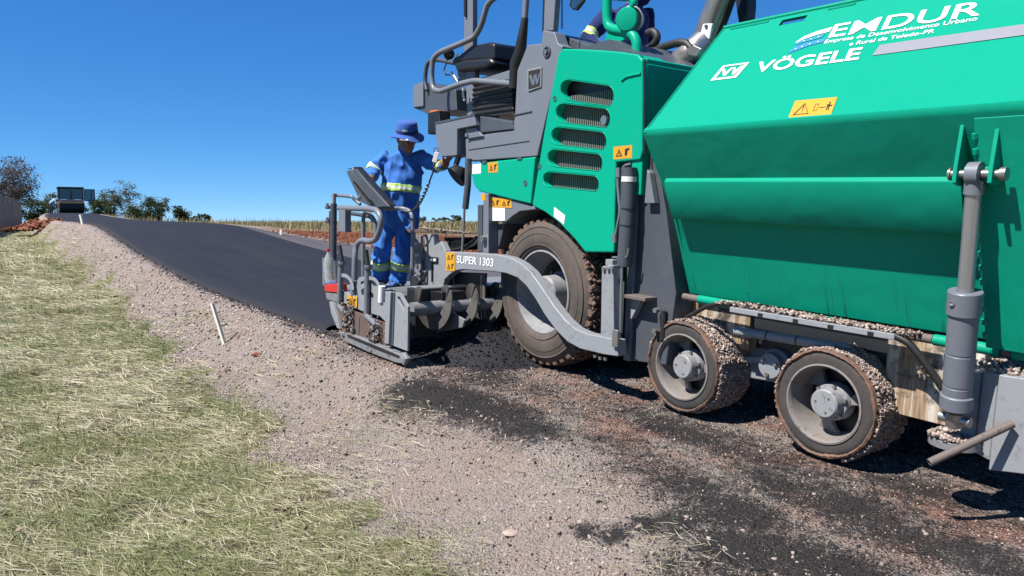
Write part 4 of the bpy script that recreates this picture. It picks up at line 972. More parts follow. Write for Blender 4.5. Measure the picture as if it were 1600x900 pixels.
# grey console wall with the emblem plate
cons = plate('console_wall', [(824, 70), (846, 68), (848, 47), (866, 50), (872, 68), (879, 72), (839, 244), (728, 252), (727, 218), (733, 214), (801, 203), (804, 184), (808, 110)], 0.945, 0.10, M['grey'], bevel=0.008)
bar('panel_groove', [(732, 234, .9475), (800, 224, .9475), (827, 220, .9475)], 0.0035, M['dark_frame'], cons, 0, 6)
bar('panel_groove', [(803, 180, .9475), (831, 174, .9475)], 0.006, M['dark_frame'], cons, 0, 6)
for a, b in ((757, 253.5), (812, 247.5)): 
    q = Mv(a, b, .95); MB().box((q.x - 0.03, -0.957, q.z - 0.012), (q.x + 0.03, -0.94, q.z + 0.012)).build('latch', M['dark_frame'], cons, 0.003)
em = plate('emblem_plate', [(823.5, 109), (846, 104), (845, 136), (824.5, 143)], 0.955, 0.01, M['grey_light'], cons, 0.003)
side_poly('emblem_plate_field', [(825.5, 140), (843.5, 134.5), (844.3, 107), (825.5, 111)], .9565, M['black_print'], em)
side_poly('emblem', [(826.5, 118), (830.5, 116.5), (832.5, 126), (834.5, 117), (837, 116.5), (834.5, 133), (831.5, 134)], .958, M['steel'], em)
side_poly('emblem', [(835.5, 116.5), (838.5, 115.5), (839.2, 125), (842, 114.5), (844, 114), (840.5, 131), (837.5, 132)], .9588, M['steel'], em)
p = Mv(855, 81, .947); MB().lathe(p, (0, -1, 0), [(0, 0.04), (0.008, 0.04), (0.010, 0.032), (0.002, 0.03), (0.002, 0.0)], 20).build('bolt_cup', M['dark_frame'], cons)
MB().cyl(p, p + Vector((0, -0.02, 0)), 0.018, n=6).build('bolt', M['steel'], cons)
MB().box((-0.98, -0.84, 1.50), (0.10, 0.84, 1.60)).build('platform', M['black_paint'], paver, 0.008)
MB().prism([(-0.06, 1.56), (0.21, 2.30), (0.55, 2.32), (0.9, 2.14), (0.6, 1.56)], -0.84, 0.84).build('hood_bulkhead', M['dark_frame'], paver)
# front deck behind the hood (dark sloping dash)
plate('dash_panel', [(871, 57), (876, 53), (908, 66), (960, 80), (985, 90), (900, 95), (874, 88)], 0.80, 0.5, M['dark_frame'], bevel=0.006)
# rear frame below the console
bar('lift_rod', [(726, 322, .96), (722, 395, .96)], 0.011, M['steel'], paver)
MB().tube([Mv(732, 248, .97), Mv(731, 290, .97), Mv(727, 326, .97)], 0.028, 16).build('lift_cylinder', M['dark_frame'], paver)
plate('frame_post', [(755, 302), (763, 302), (763, 396), (754, 396)], 0.97, 0.10, M['grey'])
plate('frame_post', [(746, 320), (753.5, 320), (753.5, 394), (746, 394)], 0.93, 0.08, M['dark_frame'])
p = Mv(757, 373, .975); MB().cyl(p, p + Vector((0, -0.03, 0)), 0.028, n=14).build('post_bolt', M['steel'], paver)
gp = plate('fender', [(763, 306), (790, 309), (831, 321), (840, 327), (812, 330), (800, 338), (790, 347), (764, 346)], 0.93, 0.25, M['grey'])
side_poly('data_sticker', [(765, 345), (789, 345), (789, 325), (765, 324)], .9335, M['white_sticker'], gp)
warn([(765, 323.5), (800, 325), (799, 311), (765, 309)], .9335, gp, 2)
side_poly('warning_sticker', [(751.5, 313), (758.5, 313.5), (758.5, 303), (751.5, 302.5)], 0.972, M['yellow'], paver)
MB().box((-0.98, -0.60, 0.30), (0.55, 0.60, 1.50)).build('rear_frame', M['black_paint'], paver)
MB().box((-0.62, -0.90, 1.18), (0.5, -0.60, 1.24)).build('wheel_arch', M['black_paint'], paver)
for a, b, c2, d2, m_ in ((770, 345, 800, 395, 'black_paint'),):
    plate('frame_block', [(772, 350), (788, 350), (780, 385), (766, 390)], .88, .2, M['dark_frame'])
# walkway plank at the back and its clutter
bar_ = MB().hexa([Mv(612, 363, 1.02), Mv(746, 366, 0.92), Mv(746, 366, 0.80), Mv(612, 363, 0.90), Mv(612, 357, 1.02), Mv(746, 361, 0.92), Mv(746, 361, 0.80), Mv(612, 357, 0.90)]).build('step_board', M['brown'], paver, 0.006)
n = 160; x = rng.uniform(-1.75, -0.95, n); stones('asphalt_crumbs', np.stack([x, rng.uniform(-0.99, -0.93, n), np.full(n, Mv(680, 359, .97).z + 0.004)], -1), rng.uniform(0.004, 0.012, n), rng.uniform(0.2, .9, n), paver, M['pebble'])
plate('control_box', [(694, 371), (719, 371), (719, 391), (694, 391)], .90, .2, M['black'])
p = Mv(702, 378, .905); MB().cyl(p, p + Vector((0, -0.02, 0)), 0.016, n=10).build('knob', M['steel'], paver)
bar('hose', [(706, 391, .9), (722, 388, .9), (736, 379, .9), (745, 370, .88)], 0.012, M['hose'], bend=.05)
bar('hose', [(712, 392, .88), (728, 387, .88), (741, 382, .88), (748, 372, .86)], 0.012, M['steel'], bend=.05)
plate('arm_end_plate', [(663, 366), (677, 366), (678, 384), (689, 377), (696, 392), (694, 440), (689, 455), (657, 447), (660, 425), (661, 400)], 1.04, 0.06, M['grey_light'])
warn([(656, 398), (663, 398.5), (663, 385), (656, 384)], 1.045, paver)
plate('gauge', [(669.5, 401), (683, 402), (683, 411), (669.5, 410)], 1.055, .015, M['black'])
for a in (673, 679): side_poly('gauge_mark', [(a - 2, 408), (a + 2, 408), (a + 2, 404), (a - 2, 404)], 1.0565, M['white_sticker'], paver)
bar('gauge_rod', [(675, 410, 1.05), (675, 440, 1.05)], .008, M['black'])
bar('chute_rod', [(757, 428, .95), (757, 497, .95)], .016, M['rust']); bar('chute_rod', [(752, 430, .96), (752, 500, .96)], .006, M['steel'])
plate('black_panel', [(698, 431), (712, 425), (757, 427), (754, 474), (700, 452)], .96, .03, M['black'], bevel=.003)  # plain black panel filling the area between tow arm and auger
plate('auger_drive', [(640, 452), (690, 456), (690, 470), (640, 480)], 1.36, .22, M['black'], bevel=.01)
plate('side_gate', [(757, 446), (768, 450), (775, 510), (752, 512)], .84, .2, M['brown'])

# ---- driver's stand: posts, rails, seat, side console, lamps
stand = empty('drivers_stand', parent=paver)
plate('roof_post', [(725.5, -60), (738.5, -60), (738.5, 95), (724.5, 95)], 0.82, 0.05, M['grey'], stand)
plate('roof_post_back', [(722, -60), (727, -60), (727, 26), (724.5, 26)], 0.84, 0.02, M['black'], stand)
plate('windscreen_post', [(853, -60), (872, -60), (864, 48), (849, 48)], 0.93, 0.05, M['grey'], stand)
plate('windscreen_frame', [(849, -60), (858, -60), (849, 46), (846.5, 50)], 0.90, 0.03, M['black'], stand)
bar('hand_rail', [(790, -12, .86), (770, -2, .86), (761, 8, .86), (752, 40, .86), (742, 58, .86), (720, 68, .88), (686, 82, .92), (676, 92, .94), (674, 120, .94), (677, 140, .94), (688, 143, .94), (720, 131, .92), (742, 126, .90), (800, 131, .90)], 0.024, M['grey'], stand, 0.05, 14)
bar('hand_rail', [(722, 101, .80), (684, 93, .80), (670, 96, .80), (666, 105, .80), (663.5, 126, .80), (667, 141, .80)], 0.020, M['dark_frame'], stand, 0.05, 12)
bar('hand_rail', [(824, -40, .93), (822, 0, .93), (820, 30, .93)], 0.024, M['grey'], stand, 0, 14)
bar('rail_sleeve', [(820.5, 28, .93), (813, 80, .93), (806, 100, .93), (803, 138, .93)], [0.026, 0.046, 0.048, 0.04], M['black'], stand, 0, 14)
plate('arm_panel', [(742, 124), (760, 121), (803, 107), (800, 133), (742, 129)], .90, .03, M['grey'], stand)
for k in range(4): 
    a = 755 + k * 12.5; side_poly('slot', [(a - 3, 125.8), (a + 3, 126.3), (a + 3, 124.3), (a - 3, 123.8)], .9015, M['black'], stand)
seat = empty('seat', parent=paver)
def cushion(name, pts, v0, v1, mat, parent, bev=0.035):
    return MB().prism(xz((v0 + v1) / 2, pts), -v0, -v1).build(name, mat, parent, bev, seg=4)
cushion('seat_cushion', [(741, 103), (760, 98), (800, 95), (806, 104), (790, 112), (745, 117)], 0.86, 0.42, M['vinyl'], seat)
cushion('backrest', [(736, 100), (770, 77), (798, 71), (807, 74), (806, 98), (770, 99), (742, 104)], 0.84, 0.40, M['vinyl'], seat)
m = MB(); rs = []
for k in range(17):
    py = 124 + k * 3.9; e = 5 if k % 2 else 0
    a, b = Mv(736 + e * 0.8 - k * 0.2, py, .82), Mv(797 - e * 0.5 + k * 0.3, py + 1, .82)
    rs.append([Vector((a.x, -.82 + e * .004, a.z)), Vector((b.x, -.82 + e * .004, a.z)), Vector((b.x, -.46 - e * .004, a.z)), Vector((a.x, -.46 - e * .004, a.z))])
m.rings(rs).build('bellows', M['vinyl'], seat, 0.008)
sc = empty('side_console', parent=paver)
box = plate('console_box', [(645, 135), (660, 128), (712, 140), (714, 172), (668, 178), (645, 168)], .78, .5, M['dark_frame'], sc)
plate('console_end', [(645, 134), (661, 127), (661, 166), (645, 168)], .80, .02, M['grey'], sc)
plate('console_housing', [(680, 193), (741, 179), (743.5, 196), (714, 202), (713.5, 243), (689, 245), (683, 228), (680.5, 210)], 1.0, .22, M['grey'], sc, 0.008)
plate('console_lid', [(679, 191), (742, 177.5), (742, 180.5), (680, 194)], 1.005, .235, M['dark_frame'], sc, 0.002)
plate('console_return', [(742, 180), (800, 190), (802, 202), (744, 208)], .955, .20, M['dark_frame'], sc)
plate('hinge_block', [(727, 201), (744, 199), (754, 213), (730, 217)], .965, .06, M['grey'], sc)
p = Mv(730, 211, .967); MB().cyl(p, p + Vector((0, -.012, 0)), .018, n=12).build('bolt', M['steel'], sc)
plate('beacon_body', [(668, 176), (685, 172), (689, 205), (668, 210)], .92, .12, M['black'], sc, 0.01)
plate('beacon_lens', [(669, 178), (672, 172.5), (681, 171.5), (685, 175)], .915, .11, M['orange'], sc, 0.008)
plate('lever_bracket', [(714, 224), (719, 224), (718, 242), (709, 268), (704, 268), (713, 240)], .95, .03, M['dark_frame'], sc)
wl_ = Mv(712, 277, 1.0)
MB().lathe(wl_, (-0.15, -0.75, -0.65), [(-0.09, 0.02), (-0.075, 0.07), (-0.02, 0.095), (0.0, 0.098), (0.0, 0.085), (-0.01, 0.0)], 24).build('work_lamp', M['black'], paver)
plate('lamp_bracket', [(709, 258), (720, 262), (722, 282), (714, 272)], .97, .05, M['black'], paver)
# little levers and cables on the stand
for a, b, c2, d2 in ((700, 92, 704, 84), (710, 92, 716, 84), (716, 88, 722, 86), (706, 112, 715, 128)): bar('lever', [(a, b, .80), (c2, d2, .80)], .008, M['steel'], stand, 0, 6)
bar('cable', [(698, 98, .82), (693, 110, .82), (697, 118, .82), (706, 116, .82), (715, 130, .82)], .006, M['hose'], stand, .04, 6)
MB().lathe(Mv(701, 83, .8), (0.8, -.3, -.5), [(-.05, .0), (-.05, .04), (.03, .05), (.035, 0)], 16).build('knob', M['black'], stand)
plate('console_pillar', [(714, 92), (725, 86), (728, 128), (715, 128)], .74, .06, M['grey'], stand)
plate('post_clamp', [(722, 98), (737, 98), (737, 109), (722, 109)], .85, .10, M['black'], stand)
plate('post_lower', [(727, 108), (742, 110), (742, 190), (730, 190)], .80, .05, M['grey'], stand)
bar('white_wire', [(724, 138, .86), (723, 148, .86), (726, 157, .86)], .010, M['white_sticker'], stand, .03, 8)
# mirror
mir = MB().prism(xz(.98, [(893, -14), (912, -14), (911, 2), (900, 16), (894, 15), (889, 9)]), -.98, -.955).build('mirror', M['black'], stand, .006)
side_poly('mirror_glass', [(894.5, 13), (898.5, 13), (908, 1), (909, -10), (896, -10), (892, 8)], .9815, M['mirror'], mir)
bar('mirror_stay', [(878, -8, .95), (878, 45, .95)], .006, M['black'], stand, 0, 6)

# ---- green guard rail, work light, exhaust and hoses in front of the driver
gr = empty('guard_rail', parent=paver)
bar('tube', [(948, -60, .72), (948.5, 30, .72), (951, 42, .72), (961, 46.5, .72), (978, 48.5, .72), (990, 55, .72), (995, 66, .72), (995.5, 90, .72)], .033, M['green'], gr, .05, 16)
bar('tube', [(955, -6, .70), (985, -4, .70), (991, 2, .70), (989, 10, .70), (982, 18, .70)], .026, M['green'], gr, .04, 14)
plate('bracket', [(948, 50), (982, 54), (979, 61), (955, 69), (949, 80), (944, 80), (946, 66)], .73, .012, M['green'], gr, .002)
wl2 = Mv(980, 29, .74)
MB().lathe(wl2 + Vector((0, .03, 0)), (.40, -.88, -.12), [(-.09, .03), (-.06, .075), (.0, .088), (.004, .08)], 24).build('lamp_housing', M['grey_light'], gr)
MB().lathe(Mv(979.5, 30, .76), (.40, -.88, -.12), [(0, .078), (.012, .07), (.018, .03), (.018, .0)], 24).build('lamp_lens', M['green'], gr)
ex = empty('exhaust', parent=paver)
bar('exhaust_stack', [(1150, -70, .10), (1120, 5, .10), (1098, 62, .10)], .075, M['steel_dull'] if 'steel_dull' in M else M['steel'], ex, 0, 18)
plate('stack_guard', [(1138, -60), (1156, -60), (1112, 62), (1102, 62)], .08, .10, M['black'], ex)
plate('mount_plate', [(1098, 37), (1113, 36.5), (1108, 61), (1092, 60)], .20, .02, M['white_sticker'], ex)
for a, b in ((1104, 41), (1100, 56)): 
    p = Mv(a, b, .2); MB().cyl(p, p + Vector((0, -.01, 0)), .012, n=8).build('bolt', M['dark_frame'], ex)
bar('elbow', [(1056, 103, .25), (1068, 92, .25), (1082, 80, .25), (1098, 66, .18)], .085, M['steel'], ex, .08, 18)
plate('flange', [(1070, 78), (1083, 70), (1096, 76), (1088, 88), (1076, 86)], .34, .02, M['steel'], ex)
bar('hose', [(1012, 52, .3), (1022, 48, .3), (1028, 58, .3), (1022, 70, .3), (1010, 78, .3)], .028, M['hose'], ex, .08)
bar('hose', [(1012, 88, .3), (1032, 74, .3), (1062, 66, .3), (1074, 68, .3), (1080, 76, .3)], .028, M['hose'], ex, .08)
plate('air_filter', [(1010, 86), (1022, 77), (1045, 81), (1046, 100), (1008, 100)], .35, .2, M['black'], ex, .02)
plate('mast_clutter', [(1146, -40), (1168, -40), (1168, 10), (1166, 28), (1160, 36), (1154, 36), (1150, 10)], -.1, .1, M['black'], ex)
bar('mast_cable', [(1162, -30, -.05), (1169, -10, -.05), (1168, 24, -.05), (1163, 28, -.05), (1158, 20, -.05)], .014, M['hose'], ex, .05, 8)
MB().tube([(0.62, -0.2, 2.15), (0.62, -0.62, 2.2)], .03, 8).build('dash_bar', M['black'], paver)
# steering column and seat where the driver sits
MB().prism([(-0.05, 2.0), (0.55, 2.0), (0.55, 2.3), (0.05, 2.3)], -0.55, 0.55).build('dashboard', M['black'], paver, .02)
# ---- screed at the back: end gate, walkway, auger, rails, control board
VS = 1.73
scr = empty('screed', parent=paver)
MB().box((-1.95, -1.60, 0.10), (-1.02, 1.75, 0.33)).build('screed_body', M['grey_dirty'], scr, 0.01)
MB().box((-2.55, -1.58, 0.325), (-1.60, 1.75, 0.365)).build('walkway', M['grey_dirty'], scr, 0.006)
MB().box((-1.02, -1.50, 0.14), (-0.88, 1.75, 0.52)).build('front_wall', M['black_paint'], scr, 0.008)
n = 260; stones('asphalt_crumbs', np.stack([rng.uniform(-2.0, -1.0, n), rng.uniform(-1.58, -1.2, n), np.full(n, 0.368)], -1), rng.uniform(0.004, 0.014, n), rng.uniform(0, .4, n), scr, M['pebble'])
# runner on the ground
ru = MB().prism(xz(1.75, [(535, 519), (545, 520), (600, 541), (631, 554), (635, 561), (632, 567.5), (622, 566), (580, 550), (545, 534), (537, 528)]), -1.775, -1.70).build('runner', M['grey_dirty'], scr, 0.006)
MB().prism(xz(1.75, [(547, 521.5), (600, 543), (629, 555.5), (629, 559), (600, 548), (548, 526)]), -1.779, -1.772).build('runner_gap', M['black'], ru)
MB().tube([Mv(632, 553, 1.76), Mv(636, 560, 1.76), Mv(632, 568, 1.76)], 0.020, 10).build('runner_nose', M['grey_dirty'], ru)
# side shield, muddy and tapering to the back
MB().prism(xz(VS, [(516, 473), (533, 478), (570, 493), (604, 506), (603, 543), (545, 521), (531, 514), (522, 492)]), -VS, -VS + 0.02).build('side_shield', M['brown'], scr, 0.004)
MB().prism(xz(1.745, [(515.5, 471), (520, 472), (527, 492), (532, 514), (528, 512), (519, 490)]), -1.755, -1.715).build('shield_edge', M['grey_light'], scr, 0.004)
for a, b in ((561, 495), (578, 502), (583, 505)):
    MB().tube([Mv(a, b, VS + .004), Mv(a - 1, b + 27, VS + .004)], 0.008, 6).build('shield_rib', M['grey_dirty'], scr)
# end gate with its slot
eg = holed('end_gate', xz(1.75, [(606, 455), (625, 457.5), (637.5, 479), (636.5, 549), (603, 536)]), [xz(1.75, [(621.5, 463), (624, 463.5), (631.5, 477), (631, 484.5), (621, 467)])], -1.75, 0.018, M['grey_light'], scr, 0.003)
MB().prism(xz(1.76, [(606, 455), (613, 456), (609.5, 538), (603, 536)]), -1.775, -1.752).build('gate_rib', M['grey_light'], eg, 0.006)
MB().prism(xz(1.76, [(613.5, 457), (616, 457), (613, 539), (610.5, 538.5)]), -1.757, -1.752).build('gate_groove', M['dark_frame'], eg)
# upper side frame: a light plate with quadrants and openings
MB().prism(xz(1.70, [(531, 452), (545, 459), (556, 464), (559, 438), (562, 433), (579, 431), (588, 440), (592, 452), (606, 458), (603, 503), (594, 494), (566, 486), (549, 478), (531, 471)]), -1.705, -1.68).build('side_frame', M['grey_light'], scr, 0.005)
MB().prism(xz(1.70, [(531, 472), (549, 479), (567, 487), (570, 493), (604, 508), (604, 520), (560, 500), (531, 485)]), -1.69, -1.60).build('side_recess', M['black'], scr)
for cx_, cy_, r_ in ((536, 452, 17), (579, 455, 16)):
    m = MB(); rs = []
    for k in range(9):
        a = math.radians(100 - k * 13)
        rs.append([Mv(cx_ + math.cos(a) * r * 1.0, cy_ - math.sin(a) * r * 1.45, v) for r, v in ((r_, 1.74), (r_ - 4, 1.74), (r_ - 4, 1.715), (r_, 1.715))])
    m.rings(rs).build('quadrant', M['grey_light'], scr, 0.003)
for pts in ([(563, 441), (570, 437), (571, 440), (564, 444)], [(564, 453), (569, 449), (569, 460), (565, 460)], [(577, 453), (583, 459), (583, 465), (576, 462)]):
    side_poly('opening', pts, 1.7075, M['black'], scr)
warn([(543, 479), (557.5, 481), (558, 464), (543, 461)], 1.716, scr)
side_poly('sticker_seam', [(549.5, 480), (550.3, 480), (550.3, 462.5), (549.5, 462.5)], 1.7185, M['black'], scr)
plate('sticker_backing', [(542, 480), (558, 482.5), (558.5, 463), (542, 460)], 1.712, .012, M['grey_light'], scr, .002)
# two adjusting spindles with grips
for (a, b), (c2, d2), (g0, g1), (g2, g3) in (((533, 408), (530.5, 478), (530, 384), (534, 408)), ((574, 414), (573, 494), (571.5, 391), (574.5, 415))):
    bar('spindle', [(a, b, 1.73), (c2, d2, 1.73)], 0.026, M['grey'], scr, 0, 12)
    bar('grip', [(g0, g1, 1.73), (g2, g3, 1.73)], 0.021, M['black'], scr, 0, 10)
    bar('spindle_clamp', [(a - 3, b + 6, 1.74), (a + 5, b + 3, 1.74)], 0.020, M['dark_frame'], scr, 0, 8)
bar('spindle_foot', [(530, 478, 1.74), (538, 488, 1.74), (546, 492, 1.74)], 0.018, M['grey'], scr, 0, 8)
bar('spindle_foot', [(573, 494, 1.74), (580, 500, 1.74), (588, 508, 1.74)], 0.022, M['grey'], scr, 0, 8)
# chains clotted with asphalt
for cx_, cy_ in ((543, 503), (586, 531)):
    m = MB()
    for k in range(9):
        p = Mv(cx_ + random.uniform(-7, 7), cy_ - 22 + k * 5.2, 1.755)
        m.lathe(p, (random.uniform(-1, 1), random.uniform(-1, 1), random.uniform(-.3, .3)), [(-.006, .014), (-.006, .026), (.006, .026), (.006, .014)], 8, True)
    m.build('chain', M['grey_dirty'], scr)
    n = 120; c = Mv(cx_, cy_, 1.75)
    stones('asphalt_crumbs', np.array(c)[None] + rng.normal(0, 1, (n, 3)) * np.array([.055, .012, .07]), rng.uniform(.006, .020, n), rng.uniform(0, .35, n), scr, M['pebble'])
# pale grease cylinder, lamp and holder at the back corner
bar('grease_cup', [(597, 447, 1.76), (596, 472, 1.76)], 0.027, M['white_sticker'], scr, 0, 16)
bar('grease_cup_tip', [(596, 472, 1.76), (596, 477, 1.76)], 0.014, M['steel'], scr, 0, 10)
plate('tail_lamp', [(506, 445), (526, 443), (527, 458), (507, 456)], 1.74, .10, M['red'], scr, .012)
plate('lamp_bracket', [(508, 457), (527, 459), (527, 472), (510, 468)], 1.73, .10, M['grey_dirty'], scr, .006)
bar('bottle_holder', [(507, 403, 1.68), (507.5, 446, 1.70)], .020, M['grey'], scr, 0, 10)
# hand rails
R1 = M['grey']
bar('hand_rail', [(530, 325, 1.62), (575, 326, 1.62), (589, 328, 1.62), (596, 340, 1.62), (594, 358, 1.62), (588, 374, 1.62), (578, 377.5, 1.62), (565, 374.5, 1.64), (556, 383, 1.66), (554.5, 400, 1.68), (553, 458, 1.69)], .025, R1, scr, .05, 14)
bar('rail_socket', [(554, 438, 1.69), (553, 460, 1.69)], .033, R1, scr, 0, 14)
bar('hand_rail', [(567.5, 432, 1.55), (567.5, 342, 1.55), (570, 331, 1.55), (577, 333, 1.55), (586, 345, 1.55), (587.5, 374, 1.55)], .018, R1, scr, .04, 12)
bar('hand_rail', [(538, 332, 1.50), (566, 336, 1.50), (580, 339, 1.50), (588, 352, 1.50), (588, 372, 1.50)], .018, M['dark_frame'], scr, .05, 12)
bar('hand_rail', [(589, 325.5, 1.40), (630, 325.5, 1.20), (640, 329, 1.18), (644.5, 338, 1.18), (645, 360, 1.18), (644, 440, 1.18)], .018, R1, scr, .05, 12)
bar('corner_post', [(521.5, 318, 1.62), (521, 406, 1.62)], .030, M['dark_frame'], scr, 0, 12)
bar('corner_post_top', [(522, 302, 1.62), (521.5, 320, 1.62)], .020, M['grey_light'], scr, 0, 12)
bar('thin_rod', [(515.5, 330, 1.64), (515, 396, 1.64)], .010, M['rust'], scr, 0, 8)
for a, b in ((513, 324), (513, 346)):
    bar('clamp', [(a - 3, b, 1.65), (a + 8, b, 1.63)], .016, M['dark_frame'], scr, 0, 8)
    q = Mv(a, b - 4, 1.66); MB().cyl(q, q + Vector((0, -.02, 0)), .016, n=8).build('bolt', M['steel'], scr)
plate('post_box', [(528.5, 326), (539, 326), (539, 363), (528.5, 362)], 1.64, .06, M['grey'], scr)
bar('board_arm', [(520, 304.5, 1.60), (550, 307, 1.55), (556, 314, 1.52), (563, 319, 1.5)], .016, M['grey'], scr, .03, 10)
# the operator's control board, seen from its back
ax0, ax1 = Mv(549, 272, 1.46), Mv(590, 322, 1.46); L_ = ax1 - ax0; wv = Vector((0, .1, 0))
board = plate('control_board', [(540, 267), (556, 263.5), (573, 284), (608, 323), (582, 325), (562, 315), (551, 291)], 1.45, .05, M['dark_frame'], scr, .01)
plate('board_face', [(541, 264), (556.5, 260.5), (609, 321), (606, 323), (572, 285), (555, 265)], 1.44, .06, M['black'], board, .003)
MB().tube([ax0 + L_ * t + Vector((.018 * math.sin(t * 160), -.03, .018 * math.cos(t * 160))) for t in np.linspace(.25, .85, 120)], .006, 5).build('coiled_cable', M['hose'], board)
MB().cyl(ax0 + wv * .3 + Vector((0, 0, 0)), ax0 + wv * .3 + Vector((-.02, 0, .06)), .022, n=10).build('joystick', M['steel'], board)
bar('board_clamp', [(560, 312, 1.44), (566, 306, 1.44)], .022, M['steel'], board, 0, 10)
# coiled lead up to the remote in the operator's hand
hp0, hp1 = Mv(624, 326, 1.28), Mv(679, 262, 1.10)
path = []
for i in range(161):
    t = i / 160; q = hp0.lerp(hp1, t) + Vector((0, 0, -0.16 * math.sin(PI * t) ))
    k = smooth01((t - .40) / .06) * (1 - smooth01((t - .82) / .06)); a = t * 150
    q = q + Vector((math.cos(a), math.sin(a) * .6, math.sin(a) * .3)) * .017 * float(k); path.append(q)
MB().tube(path, .0075, 6).build('coiled_lead', M['hose'], scr)
# bracketry between the arm plate and the rails
for k in range(7):
    p = Mv(649 + (k % 2) * 5, 372 + k * 9, 1.10); MB().cyl(p, p + Vector((0, -.03, 0)), .014, n=8).build('bolt', M['steel'], scr)
plate('hinge_plate', [(646, 368), (657, 368), (657, 430), (646, 436)], 1.08, .03, M['grey_dirty'], scr)
plate('crank_plate', [(640, 432), (652, 431), (660, 445), (656, 460), (641, 458)], 1.24, .05, M['black_paint'], scr)
bar('crank', [(650, 445, 1.26), (662, 437, 1.26), (666, 425, 1.26), (657, 424, 1.26)], .014, M['black_paint'], scr, .03)
plate('tread_plate', [(604, 450), (640, 447), (656, 450), (657, 456), (625, 458)], 1.45, .3, M['grey_dirty'], scr)
plate('machinery', [(640, 445), (690, 455), (690, 476), (640, 476)], 1.12, .1, M['black_paint'], scr)
# auger across the front of the screed
aug = empty('auger', parent=paver)
M['auger'] = paint('scoured_steel', (0.15, 0.14, 0.13), 0.45, 0.85, (0.07, 0.055, 0.05), metal=0.4, grime=0.9)
AX, AZ, AR = -0.72, 0.39, 0.175
MB().cyl((AX, -1.62, AZ), (AX, -0.1, AZ), .055, n=18).build('shaft', M['grey_dirty'], aug)
def flight(y0, turns, pitch, ph):
    m = MB(); rs = []
    N = int(40 * turns)
    for k in range(N + 1):
        a = ph + 2 * PI * turns * k / N; y = y0 + pitch * turns * k / N
        e = Vector((math.cos(a), 0, math.sin(a)))
        c = Vector((AX, y, AZ))
        rs.append([c + e * .05 + Vector((0, -.008, 0)), c + e * AR + Vector((0, -.005, 0)), c + e * AR + Vector((0, .005, 0)), c + e * .05 + Vector((0, .008, 0))])
    return m.rings(rs).build('flight', M['auger'], aug, 0, 40)
for k in range(5): flight(-1.56 + k * .24, .97, .24, 1.2)
plate('deflector', [(690, 478), (726, 500), (722, 512), (680, 520), (668, 512)], 1.30, .02, M['grey_dirty'], aug)
# ---- loose hot asphalt around the auger
mt, mv_ = np.meshgrid(np.linspace(-1.0, -0.05, 60), np.linspace(-1.66, 1.4, 110), indexing='ij')
mh = 0.34 * np.exp(-((mt + 0.66) / 0.36) ** 2) * smooth01((mv_ + 1.55) / 0.6) * (0.8 + 0.6 * fbm(mt * 3, mv_ * 3, 5, 3)) + 0.02 * fbm(mt * 18, mv_ * 18, 9, 3) - 0.03
P3 = np.stack([mt, mv_, mh], -1).reshape(-1, 3); mmn = np.array(MM)
W3 = P3 @ mmn[:3, :3].T + mmn[:3, 3]
i = np.arange(mt.size).reshape(mt.shape); qd = np.stack([i[:-1, :-1], i[1:, :-1], i[1:, 1:], i[:-1, 1:]], -1).reshape(-1, 4)
heap = bigmesh('asphalt_heap', W3, qd, None, (M['asphalt'],), True)
tag(heap, 'black heap of loose hot asphalt under the paver auger', 'asphalt heap', kind='stuff')
n = 8000; a = rng.integers(0, len(P3), n); sz = rng.uniform(.004, .012, n)
pp = W3[a] + rng.normal(0, .02, (n, 3)) * np.array([1, 1, .1]); keep = P3[a, 2] > -.02
stones('loose_asphalt', pp[keep], sz[keep], rng.uniform(0, .12, n)[keep])

# ---- plastic bottle standing on the lamp bracket
bt = empty('plastic_bottle')
bp_ = MM @ Mv(517, 443, 1.69); bt.location = bp_
tag(bt, 'clear plastic drink bottle with red cap wedged at the screed corner', 'bottle')
def _pet():
    t = NT('clear_plastic'); t.set(Base_Color=(0.72, 0.75, 0.72), Roughness=0.12); t.b.inputs['Transmission Weight'].default_value = 0.75; t.b.inputs['IOR'].default_value = 1.3; return t.m
M['pet'] = _pet()
tilt = Vector((-0.06, 0.0, 1)).normalized()
MB().lathe((0, 0, 0), tilt, [(0, 0), (0, .045), (.01, .052), (.09, .052), (.10, .049), (.11, .052), (.17, .052), (.19, .05), (.24, .036), (.275, .017), (.29, .014), (.30, .014)], 20).build('bottle_body', M['pet'], bt)
MB().lathe(tilt * .296, tilt, [(0, .0), (0, .018), (.022, .018), (.024, .0)], 16).build('cap', M['red'], bt)
# ------------------------------------------------------------------ people
def PJ(px, py, Z):                                     # point at depth Z along the view of that pixel
    d = ray(px, py); return CAM + d * (Z / (d.y * cp - d.z * sp))
def cloth(name, col, rough=0.85):
    t = NT(name); n = t.noise(60, 4, 0.6); b = t.noise(6, 5, 0.6)
    col = tuple(q * 0.72 for q in col)
    c = t.mix(t.ramp(b, [(0.3, 0.0), (0.75, 1.0)]), tuple(q * 0.8 for q in col), tuple(min(1, q * 1.15) for q in col))
    t.set(Base_Color=c, Roughness=rough); t.b.inputs['Specular IOR Level'].default_value = 0.2
    t.b.inputs['Sheen Weight'].default_value = 0.15
    t.l.new(t.bump(n, 0.15, 0.004), t.b.inputs['Normal']); return t.m
M['work_blue'] = cloth('blue_work_cloth', (0.045, 0.19, 0.60))
M['navy'] = cloth('navy_work_cloth', (0.010, 0.022, 0.12))
M['hat_blue'] = cloth('blue_hat_cloth', (0.045, 0.13, 0.48))
M['skin'] = cloth('skin', (0.30, 0.155, 0.10), 0.55)
M['shoe'] = cloth('dark_boot', (0.012, 0.014, 0.03), 0.5)
M['lime'] = cloth('lime_reflective', (0.55, 0.80, 0.16), 0.5)
M['silver'] = cloth('silver_reflective', (0.74, 0.76, 0.70), 0.35)
